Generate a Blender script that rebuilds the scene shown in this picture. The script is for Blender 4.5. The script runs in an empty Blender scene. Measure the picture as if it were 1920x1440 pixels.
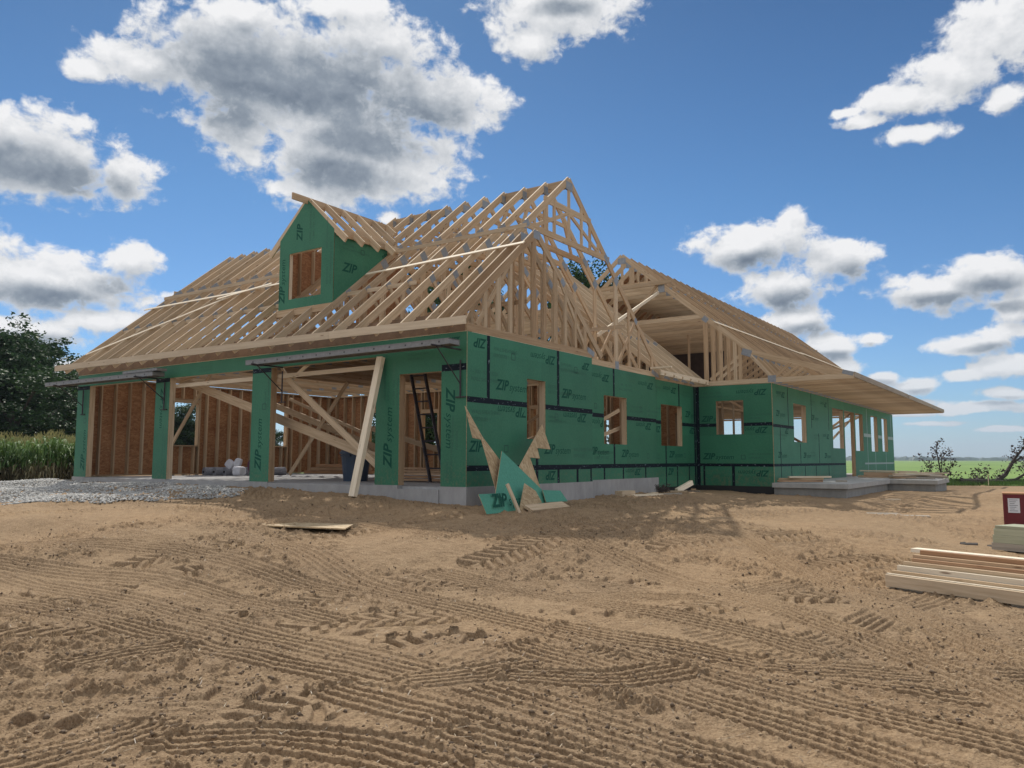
import bpy, math, random
import numpy as np
from mathutils import Vector, Matrix
random.seed(7)
rng = np.random.default_rng(11)
SC = bpy.context.scene
COL = SC.collection
R = math.radians

# ------------------------------------------------------------ camera
CAM_LOC = Vector((8.549, -10.859, 0.482))
CR = Vector((0.82028439, 0.57195378, 0.00154411))
CU = Vector((0.05334095, -0.07918788, 0.99543158))
CF = Vector((-0.56946313, 0.81645462, 0.09546515))
cd = bpy.data.cameras.new('camera')
cam = bpy.data.objects.new('camera', cd)
COL.objects.link(cam)
M = Matrix((CR, CU, -CF)).transposed().to_4x4()
M.translation = CAM_LOC
cam.matrix_world = M
cd.sensor_width = 36
cd.lens = 36 * 1473.92 / 1920
cd.clip_start = 0.05
cd.clip_end = 20000
SC.camera = cam

# ------------------------------------------------------------ materials
def mat(name):
    m = bpy.data.materials.new(name)
    m.use_nodes = True
    nt = m.node_tree
    b = nt.nodes['Principled BSDF']
    return m, nt, b
def nd(nt, typ, **kw):
    n = nt.nodes.new(typ)
    for k, v in kw.items():
        if hasattr(n, k) and k not in n.inputs:
            setattr(n, k, v)
        else:
            n.inputs[k].default_value = v
    return n
def lk(nt, a, b): nt.links.new(a, b)
def ramp(nt, fac, stops):
    r = nt.nodes.new('ShaderNodeValToRGB')
    el = r.color_ramp.elements
    while len(el) < len(stops): el.new(0.5)
    for e, (p, c) in zip(el, stops):
        e.position = p
        e.color = (c[0], c[1], c[2], 1) if not isinstance(c, float) else (c, c, c, 1)
    lk(nt, fac, r.inputs['Fac'])
    return r.outputs['Color']
def math_(nt, op, a, b=None, c=None, clamp=False):
    n = nt.nodes.new('ShaderNodeMath'); n.operation = op; n.use_clamp = clamp
    for i, v in enumerate((a, b, c)):
        if v is None: continue
        if isinstance(v, (int, float)): n.inputs[i].default_value = v
        else: lk(nt, v, n.inputs[i])
    return n.outputs[0]
def mix(nt, fac, a, b, mode='MIX'):
    n = nt.nodes.new('ShaderNodeMix'); n.data_type = 'RGBA'; n.blend_type = mode
    for k, v in ((0, fac), (6, a), (7, b)):
        if isinstance(v, (int, float)): n.inputs[k].default_value = v
        elif isinstance(v, tuple): n.inputs[k].default_value = (v[0], v[1], v[2], 1)
        else: lk(nt, v, n.inputs[k])
    return n.outputs[2]
def bump(nt, h, strength, dist, b):
    n = nt.nodes.new('ShaderNodeBump'); n.inputs['Strength'].default_value = strength; n.inputs['Distance'].default_value = dist
    lk(nt, h, n.inputs['Height']); lk(nt, n.outputs[0], b.inputs['Normal'])
def scaled(nt, src, s):
    n = nt.nodes.new('ShaderNodeVectorMath'); n.operation = 'MULTIPLY'
    lk(nt, src, n.inputs[0]); n.inputs[1].default_value = s
    return n.outputs[0]
def noise(nt, vec, scale, detail=4, rough=.55, dist=0):
    n = nt.nodes.new('ShaderNodeTexNoise')
    n.inputs['Scale'].default_value = scale; n.inputs['Detail'].default_value = detail
    n.inputs['Roughness'].default_value = rough; n.inputs['Distortion'].default_value = dist
    lk(nt, vec, n.inputs['Vector'])
    return n.outputs['Fac']
def attr(nt, name):
    n = nt.nodes.new('ShaderNodeAttribute'); n.attribute_name = name
    return n
def geo_pos(nt): return nt.nodes.new('ShaderNodeNewGeometry').outputs['Position']

def wood_mat(name, c1, c2, c3, knots=True):
    m, nt, b = mat(name)
    g = attr(nt, 'g').outputs['Vector']; t = attr(nt, 't').outputs['Fac']
    rnd = nt.nodes.new('ShaderNodeObjectInfo').outputs['Random']
    gr = noise(nt, scaled(nt, g, (1.2, 22, 22)), 1.0, 5, .6, .6)
    col = ramp(nt, gr, [(.3, c1), (.52, c2), (.75, c3)])
    tone = math_(nt, 'ADD', math_(nt, 'MULTIPLY', t, .3), math_(nt, 'MULTIPLY', rnd, .34))
    tone = math_(nt, 'ADD', tone, .68)
    n = nt.nodes.new('ShaderNodeHueSaturation')
    lk(nt, tone, n.inputs['Value']); lk(nt, math_(nt, 'ADD', math_(nt, 'MULTIPLY', t, -.25), 1.04), n.inputs['Saturation'])
    lk(nt, math_(nt, 'ADD', math_(nt, 'MULTIPLY', t, .012), .494), n.inputs['Hue'])
    lk(nt, col, n.inputs['Color'])
    out = n.outputs[0]
    if knots:
        v = nt.nodes.new('ShaderNodeTexVoronoi'); v.inputs['Scale'].default_value = 1.0
        lk(nt, scaled(nt, g, (1.7, 9, 9)), v.inputs['Vector'])
        k = ramp(nt, v.outputs['Distance'], [(.05, 1.0), (.13, 0.0)])
        out = mix(nt, math_(nt, 'MULTIPLY', k, .75), out, (.13, .06, .025))
    lk(nt, out, b.inputs['Base Color']); b.inputs['Roughness'].default_value = .75
    b.inputs['Specular IOR Level'].default_value = .25
    bump(nt, gr, .12, .01, b)
    return m
WOOD = wood_mat('lumber', (.385, .267, .155), (.49, .358, .222), (.59, .452, .298))
PALE = wood_mat('pale_lumber', (.60, .49, .35), (.69, .58, .43), (.76, .66, .50))
RED_WOOD = wood_mat('plate_lumber', (.38, .21, .11), (.47, .28, .15), (.55, .36, .21))
TREATED = wood_mat('treated_lumber', (.30, .32, .20), (.38, .39, .26), (.43, .44, .31), False)
WEATHER = wood_mat('weathered_lumber', (.28, .24, .20), (.36, .31, .25), (.43, .38, .31), False)

def osb_mat(name, ca, cb, cc):
    m, nt, b = mat(name)
    g = attr(nt, 'g').outputs['Vector']
    v = nt.nodes.new('ShaderNodeTexVoronoi'); v.feature = 'F1'; v.inputs['Scale'].default_value = 1
    w = nt.nodes.new('ShaderNodeVectorMath'); w.operation = 'ADD'
    nn = nt.nodes.new('ShaderNodeTexNoise'); nn.inputs['Scale'].default_value = 6; lk(nt, g, nn.inputs['Vector'])
    lk(nt, scaled(nt, g, (11, 30, 30)), w.inputs[0]); lk(nt, scaled(nt, nn.outputs['Color'], (5, 5, 5)), w.inputs[1])
    lk(nt, w.outputs[0], v.inputs['Vector'])
    sep = nt.nodes.new('ShaderNodeSeparateColor'); lk(nt, v.outputs['Color'], sep.inputs[0])
    col = ramp(nt, sep.outputs[0], [(.0, ca), (.55, cb), (1.0, cc)])
    big = noise(nt, g, .9, 3)
    col = mix(nt, .25, col, ramp(nt, big, [(.35, (.12, .06, .03)), (.65, (.5, .33, .18))]))
    lk(nt, col, b.inputs['Base Color']); b.inputs['Roughness'].default_value = .8
    return m
OSB = osb_mat('strand_board', (.25, .105, .045), (.37, .17, .075), (.47, .25, .12))
OSB_PALE = osb_mat('strand_board_fresh', (.36, .26, .14), (.50, .38, .22), (.60, .48, .31))

m, nt, b = mat('green_sheathing'); GREEN = m
p = geo_pos(nt)
nz = noise(nt, p, 1.3, 4); nf = noise(nt, p, 26, 3)
col = ramp(nt, nz, [(.3, (.028, .155, .092)), (.7, (.040, .197, .118))])
col = mix(nt, .22, col, ramp(nt, nf, [(.3, (.03, .13, .085)), (.7, (.09, .27, .15))]))
n2 = noise(nt, scaled(nt, p, (1, 1, .25)), 3.2, 5, .7)
col = mix(nt, math_(nt, 'MULTIPLY', ramp(nt, n2, [(.62, 0.0), (.8, 1.0)]), .22), col, (.16, .24, .19))
sn_ = nt.nodes.new('ShaderNodeVectorMath'); sn_.operation = 'FLOOR'; lk(nt, scaled(nt, p, (.41, .41, .82)), sn_.inputs[0])
wn_ = nt.nodes.new('ShaderNodeTexWhiteNoise'); lk(nt, sn_.outputs[0], wn_.inputs['Vector'])
hs_ = nt.nodes.new('ShaderNodeHueSaturation'); lk(nt, math_(nt, 'ADD', math_(nt, 'MULTIPLY', wn_.outputs['Value'], .22), .89), hs_.inputs['Value']); lk(nt, col, hs_.inputs['Color'])
sz_ = nt.nodes.new('ShaderNodeSeparateXYZ'); lk(nt, p, sz_.inputs[0])
mud = math_(nt, 'MULTIPLY', ramp(nt, math_(nt, 'ADD', sz_.outputs[2], .4), [(.25, 1.0), (.95, 0.0)]), ramp(nt, noise(nt, p, 13, 5, .75), [(.48, 0.0), (.66, 1.0)]))
col = mix(nt, math_(nt, 'MULTIPLY', mud, .5), hs_.outputs[0], (.22, .16, .10))
lk(nt, col, b.inputs['Base Color']); b.inputs['Roughness'].default_value = .5; b.inputs['Specular IOR Level'].default_value = .3
bump(nt, nf, .08, .01, b)
m, nt, b = mat('offcut_green_sheathing'); GREEN2 = m  # paler green for the loose offcuts
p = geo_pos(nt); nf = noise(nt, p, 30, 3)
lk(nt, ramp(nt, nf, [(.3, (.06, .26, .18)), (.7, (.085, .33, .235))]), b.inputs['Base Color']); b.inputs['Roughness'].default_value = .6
m, nt, b = mat('printed_ink'); INK = m
b.inputs['Specular IOR Level'].default_value = .1
b.inputs['Base Color'].default_value = (.013, .085, .062, 1); b.inputs['Roughness'].default_value = .6
m, nt, b = mat('faint_ink'); INK2 = m
b.inputs['Base Color'].default_value = (.022, .115, .078, 1); b.inputs['Roughness'].default_value = .6
m, nt, b = mat('seam_tape'); TAPE = m
g = attr(nt, 'g').outputs['Vector']
nf = noise(nt, scaled(nt, g, (9, 22, 1)), 1, 3, .7)
lk(nt, ramp(nt, nf, [(.61, (.006, .012, .022)), (.66, (.20, .25, .29))]), b.inputs['Base Color']); b.inputs['Roughness'].default_value = .6; b.inputs['Specular IOR Level'].default_value = .15
m, nt, b = mat('pale_seam_tape'); TAPE2 = m
b.inputs['Base Color'].default_value = (.34, .42, .42, 1)
m, nt, b = mat('dark_membrane'); MEMB = m
b.inputs['Base Color'].default_value = (.012, .013, .016, 1); b.inputs['Roughness'].default_value = .6

def concrete(name, a, c):
    m, nt, b = mat(name)
    p = geo_pos(nt)
    n1 = noise(nt, p, 1.1, 6, .65); n2 = noise(nt, scaled(nt, p, (1, 1, .3)), 6, 5, .7)
    col = ramp(nt, n1, [(.3, a), (.7, c)])
    col = mix(nt, .3, col, ramp(nt, n2, [(.3, tuple(x * .55 for x in a)), (.65, c)]))
    lk(nt, col, b.inputs['Base Color']); b.inputs['Roughness'].default_value = .85
    bump(nt, n2, .2, .02, b)
    return m
CONC = concrete('concrete', (.30, .30, .305), (.42, .42, .425))
CONCD = concrete('weathered_concrete', (.22, .22, .215), (.34, .34, .33))
SLABD = concrete('porch_concrete', (.36, .36, .355), (.46, .46, .45))
SLAB = concrete('slab_concrete', (.40, .39, .37), (.52, .51, .48))

def plain(name, c, rough=.5, metal=0, var=.15, sc=8):
    m, nt, b = mat(name)
    p = nt.nodes.new('ShaderNodeTexCoord').outputs['Object']
    n1 = noise(nt, p, sc, 5, .6)
    lk(nt, ramp(nt, n1, [(.3, tuple(x * (1 - var) for x in c)), (.7, tuple(min(1, x * (1 + var)) for x in c))]), b.inputs['Base Color'])
    b.inputs['Roughness'].default_value = rough; b.inputs['Metallic'].default_value = metal
    return m
GALV = plain('galvanised_steel', (.27, .30, .34), .5, .2, .15, 20)
ALU = plain('aluminium', (.22, .225, .23), .5, .3, .15, 14)
ALU_D = plain('aluminium_slot', (.05, .05, .06), .6)
STEEL = plain('dark_steel', (.055, .05, .06), .55, .5, .3)
BIN = plain('blue_plastic', (.035, .062, .11), .4, 0, .1)
ROLL = plain('grey_fabric', (.24, .25, .29), .8, 0, .2, 20)
BAGW = plain('white_bag', (.55, .57, .64), .6, 0, .1)
BAGP = plain('purple_bag', (.10, .035, .07), .5, 0, .2)
PAPER = plain('paper', (.66, .69, .74), .7, 0, .05)
PRINT = plain('print', (.12, .14, .2), .7)
REDP = plain('red_paint', (.13, .006, .014), .4, 0, .12)
EAVE = plain('eave_board', (.21, .135, .085), .8, 0, .25, 4)
ATTIC_SHADE = plain('attic_shade_brown', (.06, .038, .032), .8, 0, .3, 5)  # dark brown with the attic's shade put into the colour
BARK = plain('bark', (.07, .055, .045), .9, 0, .35, 3)
DEADBARK = plain('dead_bark', (.055, .045, .04), .9, 0, .35, 6)

def leaf_mat(name, a, c, trans=.25):
    m, nt, b = mat(name)
    t = attr(nt, 't').outputs['Fac']
    col = ramp(nt, t, [(0, a), (1, c)])
    lk(nt, col, b.inputs['Base Color']); b.inputs['Roughness'].default_value = .6
    b.inputs['Specular IOR Level'].default_value = .25
    tr = nt.nodes.new('ShaderNodeBsdfTranslucent'); lk(nt, col, tr.inputs['Color'])
    mx = nt.nodes.new('ShaderNodeMixShader'); mx.inputs[0].default_value = trans
    lk(nt, b.outputs[0], mx.inputs[1]); lk(nt, tr.outputs[0], mx.inputs[2])
    lk(nt, mx.outputs[0], nt.nodes['Material Output'].inputs['Surface'])
    return m
LEAF = leaf_mat('leaves', (.018, .045, .018), (.050, .105, .035))
DLEAF = leaf_mat('dry_leaves', (.035, .025, .03), (.085, .06, .055), .1)
CORN = leaf_mat('corn_leaves', (.05, .12, .03), (.17, .27, .075), .3)
CORNB = leaf_mat('corn_stalks', (.12, .10, .055), (.24, .22, .12), .1)
TASSEL = leaf_mat('corn_tassels', (.20, .20, .08), (.36, .33, .15), .2)
GRASSM = leaf_mat('grass_blades', (.045, .10, .025), (.11, .19, .05), .25)

# ------------------------------------------------------------ mesh builder
class MB:
    def __init__(s): s.v = []; s.f = []; s.mi = []; s.g = []; s.t = []
    def add(s, verts, faces, mi=0, g=None, t=None):
        o = len(s.v); s.v += [tuple(v) for v in verts]
        s.f += [tuple(i + o for i in f) for f in faces]; s.mi += [mi] * len(faces)
        t = random.random() if t is None else t
        s.g += [tuple(x) for x in (g or verts)]; s.t += [t] * len(verts)
    def box(s, c, a, b, d, mi=0, t=None):
        """centre c, full edge vectors a (length), b (width), d (thickness)"""
        c, a, b, d = Vector(c), Vector(a), Vector(b), Vector(d)
        L, W, T = a.length, b.length, d.length
        off = (random.uniform(0, 90), random.uniform(0, 90), random.uniform(0, 90))
        vs, gs = [], []
        for i in (-.5, .5):
            for j in (-.5, .5):
                for k in (-.5, .5):
                    vs.append(c + a * i + b * j + d * k); gs.append((off[0] + L * i, off[1] + W * j, off[2] + T * k))
        s.add(vs, [(0, 1, 3, 2), (4, 6, 7, 5), (0, 4, 5, 1), (2, 3, 7, 6), (0, 2, 6, 4), (1, 5, 7, 3)], mi, gs, t)
        return s
    def aabb(s, x0, x1, y0, y1, z0, z1, mi=0, t=None):
        dx, dy, dz = x1 - x0, y1 - y0, z1 - z0
        c = ((x0 + x1) / 2, (y0 + y1) / 2, (z0 + z1) / 2)
        ax = sorted([(abs(dx), (dx, 0, 0)), (abs(dy), (0, dy, 0)), (abs(dz), (0, 0, dz))], reverse=True)
        return s.box(c, ax[0][1], ax[1][1], ax[2][1], mi, t)
    def bar(s, p, q, w, th, up=(0, 0, 1), mi=0, t=None, ext=0):
        """a bar p->q, depth w measured along up, thickness th across"""
        p, q, up = Vector(p), Vector(q), Vector(up)
        a = q - p; n = a.normalized(); p = p - n * ext; q = q + n * ext; a = q - p
        side = n.cross(up).normalized(); u = side.cross(n).normalized()
        return s.box((p + q) / 2, a, u * w, side * th, mi, t)
    def tube(s, pts, radii, n=8, mi=0, t=None, cap=True):
        pts = [Vector(p) for p in pts]; vs = []; gs = []; L = 0
        if not isinstance(radii, (list, tuple)): radii = [radii] * len(pts)
        for i, p in enumerate(pts):
            d = (pts[min(i + 1, len(pts) - 1)] - pts[max(i - 1, 0)]).normalized()
            r = d.cross(Vector((.31, .17, .93))).normalized(); u = r.cross(d)
            if i: L += (p - pts[i - 1]).length
            for k in range(n):
                a = 2 * math.pi * k / n
                vs.append(p + (r * math.cos(a) + u * math.sin(a)) * radii[i]); gs.append((L, radii[i] * math.cos(a), radii[i] * math.sin(a)))
        fs = [(i * n + k, i * n + (k + 1) % n, (i + 1) * n + (k + 1) % n, (i + 1) * n + k) for i in range(len(pts) - 1) for k in range(n)]
        if cap: fs += [tuple(range(n - 1, -1, -1)), tuple((len(pts) - 1) * n + k for k in range(n))]
        s.add(vs, fs, mi, gs, t)
        return s
    def slab(s, poly, thick, mi_top=0, mi_bot=None, mi_edge=None):
        """extrude a planar 3D polygon by vector thick"""
        thick = Vector(thick); P = [Vector(p) for p in poly]; n = len(P)
        vs = P + [p + thick for p in P]
        mb_, me = (mi_top if mi_bot is None else mi_bot), (mi_top if mi_edge is None else mi_edge)
        e1 = (P[1] - P[0]).normalized(); e2 = thick.normalized().cross(e1)
        gs = [((v - P[0]).dot(e1), (v - P[0]).dot(e2), 0) for v in vs]; t = random.random()
        s.add(vs, [tuple(range(n))], mi_top, gs, t)
        s.add(vs, [tuple(range(2 * n - 1, n - 1, -1))], mb_, gs, t)
        s.add(vs, [(i, i + n, (i + 1) % n + n, (i + 1) % n) for i in range(n)], me, gs, t)
        return s
    def mesh(s, name, mats):
        me = bpy.data.meshes.new(name)
        me.from_pydata(s.v, [], s.f)
        for m_ in (mats if isinstance(mats, (list, tuple)) else [mats]): me.materials.append(m_)
        me.polygons.foreach_set('material_index', s.mi)
        a = me.attributes.new('g', 'FLOAT_VECTOR', 'POINT'); a.data.foreach_set('vector', np.array(s.g, np.float32).ravel())
        a = me.attributes.new('t', 'FLOAT', 'POINT'); a.data.foreach_set('value', np.array(s.t, np.float32))
        me.update()
        return me
    def build(s, name, mats, parent=None):
        return link(name, s.mesh(name, mats), parent)
def link(name, me, parent=None, loc=None, **props):
    o = bpy.data.objects.new(name, me); COL.objects.link(o)
    if parent: o.parent = parent
    if loc: o.location = loc
    for k, v in props.items(): o[k] = v
    return o
def tag(o, label=None, cat=None, group=None, kind=None):
    for k, v in (('label', label), ('category', cat), ('group', group), ('kind', kind)):
        if v: o[k] = v
    return o
def empty(name, loc=(0, 0, 0), label=None, cat=None, group=None, rz=0):
    o = bpy.data.objects.new(name, None); COL.objects.link(o); o.location = loc; o.rotation_euler = (0, 0, rz)
    o.empty_display_size = .2
    return tag(o, label, cat, group)
def thing(mb, name, mats, label, cat, group=None):
    return tag(mb.build(name, mats), label, cat, group)
def at(px, depth, z=None):
    """a place on the ground by bearing (expressed in units of the photograph) and distance"""
    P = CAM_LOC + CF * depth + CR * ((px - 960) / 1473.92 * depth)
    return Vector((P.x, P.y, P.z if z is None else z))

# ------------------------------------------------------------ terrain
CTRL = [(8.5,-11,-.9),(4,-10,-.9),(0,-8,-.88),(-5,-9,-.86),(8,-5,-.9),(8,-1,-.9),(8,5,-.88),(14,0,-.9),(14,10,-.9),(7,14,-.82),(5,-4,-.86),(3,-6,-.86),
 (.4,0,-.34),(.4,2.2,-.36),(1.0,.5,-.37),(1.1,1.5,-.37),(.3,4.5,-.36),(0,7,-.37),(-.3,9,-.40),(-.4,12,-.45),(1.7,12.2,-.52),(3.6,11.5,-.58),(3.7,16,-.55),(5.4,17.5,-.56),(5.4,22,-.6),(4.2,28,-.7),(2.5,34,-.75),
 (2.0,3,-.55),(2.5,8,-.62),(3.5,5,-.7),(2.0,0,-.52),(5,10,-.78),
 (-.3,-.3,-.31),(-1.2,-.3,-.27),(-2.1,-.4,-.22),(-3,-.3,-.17),(-5,-.3,-.14),(-7,-.3,-.11),(-9,-.3,-.11),(-11.5,-.3,-.12),(-14,-.3,-.12),
 (0,-2,-.45),(-2,-1.2,-.33),(-4,-2,-.33),(-8,-2,-.27),(-12,-2,-.25),(-2,-3.2,-.46),(.3,-3.5,-.55),(-5,-4,-.42),(-9,-4.5,-.42),(-4,-6.5,-.7),(-10,-8,-.72),(-17,-3,-.35),(-16,-9,-.7),
 (-18,0,-.3),(-24,2,-.5),(-22,8,-.55),(-30,6,-.7),(-18,20,-.6),(0,45,-.88),(-20,40,-.85),(20,30,-.9),(30,0,-.9),
 (-13,4,-.25),(-10,4,-.25),(-6,4,-.25),(-2,4,-.3),(-8,8,-.25),(-3,8,-.3),(-3,14,-.4),(-3,20,-.45),(-3,28,-.5),(-8,20,-.5),(0,20,-.4),(0,28,-.5)]
CT = np.array(CTRL)
def H0(x, y):
    x = np.asarray(x, float); y = np.asarray(y, float)
    num = np.full(x.shape, -.9 * 2e-4); den = np.full(x.shape, 2e-4)
    for cx, cy, cz in CT:
        w = 1.0 / ((x - cx) ** 2 + (y - cy) ** 2 + .12) ** 2
        num += w * cz; den += w
    return num / den
def GH(x, y): return float(H0(np.array([x]), np.array([y]))[0])

def hash2(ix, iy, s):
    h = (ix * 374761393 + iy * 668265263 + s * 974634777) & 0xffffffff
    h = ((h ^ (h >> 13)) * 1274126177) & 0xffffffff
    return ((h ^ (h >> 16)) & 0xffffff) / float(0xffffff)
def vnoise(x, y, s=0):
    ix = np.floor(x).astype(np.int64); iy = np.floor(y).astype(np.int64)
    fx = x - ix; fy = y - iy; fx = fx * fx * (3 - 2 * fx); fy = fy * fy * (3 - 2 * fy)
    a = hash2(ix, iy, s); b = hash2(ix + 1, iy, s); c = hash2(ix, iy + 1, s); d = hash2(ix + 1, iy + 1, s)
    return (a * (1 - fx) + b * fx) * (1 - fy) + (c * (1 - fx) + d * fx) * fy - .5
def fbm(x, y, oct=4, s=0, gain=.5):
    r = 0; a = 1; c, sn = math.cos(.6), math.sin(.6)
    for i in range(oct):
        r = r + a * vnoise(x, y, s + i); x, y = (x * c - y * sn) * 2.03 + 7.1, (x * sn + y * c) * 2.03 + 3.3; a *= gain
    return r
def sst(a, b, x):
    t = np.clip((x - a) / (b - a), 0, 1); return t * t * (3 - 2 * t)

TRACKS = {'car':[[(-0.31,-7.46),(0.26,-7.41),(1.7,-7.38),(3.15,-7.19),(3.91,-7.29),(4.74,-7.32),(5.25,-7.31),(5.72,-7.35),(6.09,-7.33),(6.64,-7.31),(7.13,-7.34),(7.48,-7.41)],[(-1.75,-6.92),(-0.98,-6.85),(0.54,-6.6),(2.33,-6.8),(3.31,-6.62),(4.08,-6.84),(4.86,-7.09),(5.32,-7.1),(5.94,-7.14),(6.62,-7.2),(7.21,-7.29),(7.46,-7.33)],[(5.15,-7.57),(5.29,-7.59),(5.76,-7.61),(6.29,-7.61),(6.71,-7.63),(6.95,-7.69)],[(-0.57,-4.36),(0.92,-4.49),(3.2,-5.08),(4.6,-5.19),(5.45,-5.52),(6.12,-5.78),(6.54,-5.86),(7.03,-5.99),(7.56,-6.05),(7.96,-6.1),(8.33,-6.3),(8.47,-6.4)],[(5.31,-5.32),(5.72,-5.38),(6.26,-5.4),(6.89,-5.53),(7.6,-5.45),(8.3,-5.38),(8.49,-5.36)],[(5.37,-7.08),(5.42,-6.99),(5.64,-6.68),(5.82,-6.02)],[(3.11,-7.99),(3.2,-7.61),(3.39,-7.37)],[(4.53,-9.23),(4.56,-9.15),(4.64,-8.94),(4.6,-8.63)],[(6.2,-7.75),(6.5,-7.69),(6.86,-7.7)],[(6.09,-8.15),(5.66,-8.13),(5.33,-8.24),(5.09,-8.49)],[(4.6,-3.9),(5.52,-3.42),(6.11,-2.23)],[(6.87,-4.97),(7.09,-3.94),(7.42,-1.89)],[(-5.18,0.42),(-1.16,0.31),(2.61,-1.0),(5.47,-3.28)],[(-2.27,5.59),(3.23,2.26),(5.68,-0.22),(7.37,-3.22),(8.07,-4.82)],[(-9.74,-3.73),(-6.03,-2.54),(-2.59,-1.93),(1.75,-3.03)],[(5.46,-6.16),(6.7,-6.35),(7.64,-6.65),(8.01,-6.87)],[(7.05,-5.38),(7.65,-5.14),(8.39,-4.72)],[(-2.12,-6.67),(0.87,-6.16),(3.34,-6.21)],[(2.97,-4.25),(4.0,-3.94),(5.68,-4.42),(6.91,-4.84)],[(3.15,-2.03),(5.45,-2.49),(7.34,-4.23),(8.4,-5.73)],[(-3.28,-5.96),(-1.49,-5.47),(0.79,-5.35),(2.58,-5.26)],[(5.82,-6.71),(6.17,-6.48),(6.39,-6.03)]],'lug':[[(-0.03,-7.47),(0.57,-6.77),(0.85,-5.97)],[(3.48,-6.96),(3.65,-6.26),(4.19,-5.69)],[(1.74,-1.23),(3.19,0.24),(4.83,0.74)],[(-6.69,-3.69),(-6.49,-1.37),(-3.06,-1.07)],[(5.78,-4.06),(6.2,-3.12),(6.83,-2.67)],[(2.53,-5.37),(2.99,-4.45),(3.85,-4.12)],[(-5.83,-5.31),(-4.95,-3.63),(-2.73,-2.88)],[(5.94,-1.18),(6.53,0.39),(7.46,0.17)],[(2.33,1.61),(2.62,5.23),(4.57,8.44)],[(1.0,-7.45),(0.74,-6.64)],[(4.65,-6.9),(4.89,-6.28)],[(7.34,-5.77),(7.63,-4.97)],[(0.49,-4.05),(0.51,-3.72),(0.46,-2.15),(0.79,0.28),(0.81,3.92),(0.94,7.94)],[(3.0,-3.53),(2.98,-2.86),(3.22,-1.31),(3.31,2.32),(3.52,5.89)],[(-0.21,-6.43),(0.04,-5.79),(0.34,-5.18),(0.27,-4.21)],[(2.59,-6.82),(2.73,-6.17),(2.88,-5.3)],[(1.68,-8.06),(2.04,-7.75),(2.44,-7.42)],[(1.53,-6.92),(2.43,-6.86)],[(4.92,-8.41),(4.98,-8.17),(5.11,-7.93)],[(4.38,-1.46),(4.94,-0.08),(5.37,0.97)]],'row':[[(3.86,-3.07),(4.98,-2.82),(5.84,-2.63)],[(4.73,-4.89),(5.55,-4.46),(6.33,-4.28),(7.12,-4.07),(7.7,-3.91)],[(6.79,-5.21),(7.33,-5.1),(7.64,-5.01)],[(5.19,-5.96),(5.89,-5.88)],[(4.23,-8.09),(4.63,-7.84),(5.05,-7.64)],[(3.23,-8.46),(3.82,-8.18),(3.83,-7.84),(3.97,-7.38)],[(7.25,-6.35),(7.74,-6.41),(8.11,-6.32)],[(3.87,-6.46),(4.59,-6.28),(5.17,-6.01)],[(3.96,-8.76),(4.41,-8.59)],[(6.63,-7.03),(6.95,-6.75),(7.12,-6.48)],[(4.06,-7.05),(4.36,-7.11)]],'wave':[[(7.16,-4.96),(7.49,-5.26)],[(4.28,-3.1),(4.99,-3.62)],[(-2.12,-5.13),(-0.21,-5.31)],[(6.92,-1.86),(7.52,-2.35)],[(8.31,-2.27),(8.19,-3.63),(8.06,-4.66),(7.96,-5.53)],[(6.38,-6.13),(6.71,-6.28),(7.02,-6.44)],[(6.28,-4.76),(6.6,-4.86),(7.02,-4.96)],[(6.25,-3.42),(6.82,-3.75)],[(4.4,-8.2),(4.62,-8.6),(4.85,-9.02)],[(7.49,-2.85),(7.75,-3.35)],[(4.99,-6.58),(5.5,-6.48)]]}
HALF = {'car': .20, 'lug': .27, 'row': .085, 'wave': .30}
def catmull(pl):
    P = [np.array(p) for p in pl]; P = [2 * P[0] - P[1]] + P + [2 * P[-1] - P[-2]]; out = []
    for i in range(1, len(P) - 2):
        for k in range(6):
            t = k / 6; a, b, c, d = P[i - 1:i + 3]
            out.append(.5 * (2 * b + (c - a) * t + (2 * a - 5 * b + 4 * c - d) * t * t + (3 * b - a - 3 * c + d) * t ** 3))
    out.append(P[-2]); return out
def clean(pl):
    if len(pl) > 3:  # wheels roll in gentle arcs: smooth each path to a quadratic
        q = np.array(pl); s = np.concatenate([[0], np.cumsum(np.hypot(*np.diff(q, axis=0).T))]); s /= s[-1]
        cx_, cy_ = np.polyfit(s, q[:, 0], 2), np.polyfit(s, q[:, 1], 2); u = np.linspace(0, 1, 7)
        lx, ly = np.polyfit(s, q[:, 0], 1), np.polyfit(s, q[:, 1], 1)
        return list(zip(.5 * np.polyval(cx_, u) + .5 * np.polyval(lx, u), .5 * np.polyval(cy_, u) + .5 * np.polyval(ly, u)))
    o = [pl[0]]
    for p in pl[1:]:
        if math.dist(p, o[-1]) > .35: o.append(p)
    return o if len(o) > 1 else [pl[0], pl[-1]]
def ridge(f, c, w): # periodic phase f in 0..1
    d = np.abs((f - c + .5) % 1 - .5); return np.clip(1 - d / w, 0, 1)
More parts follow.
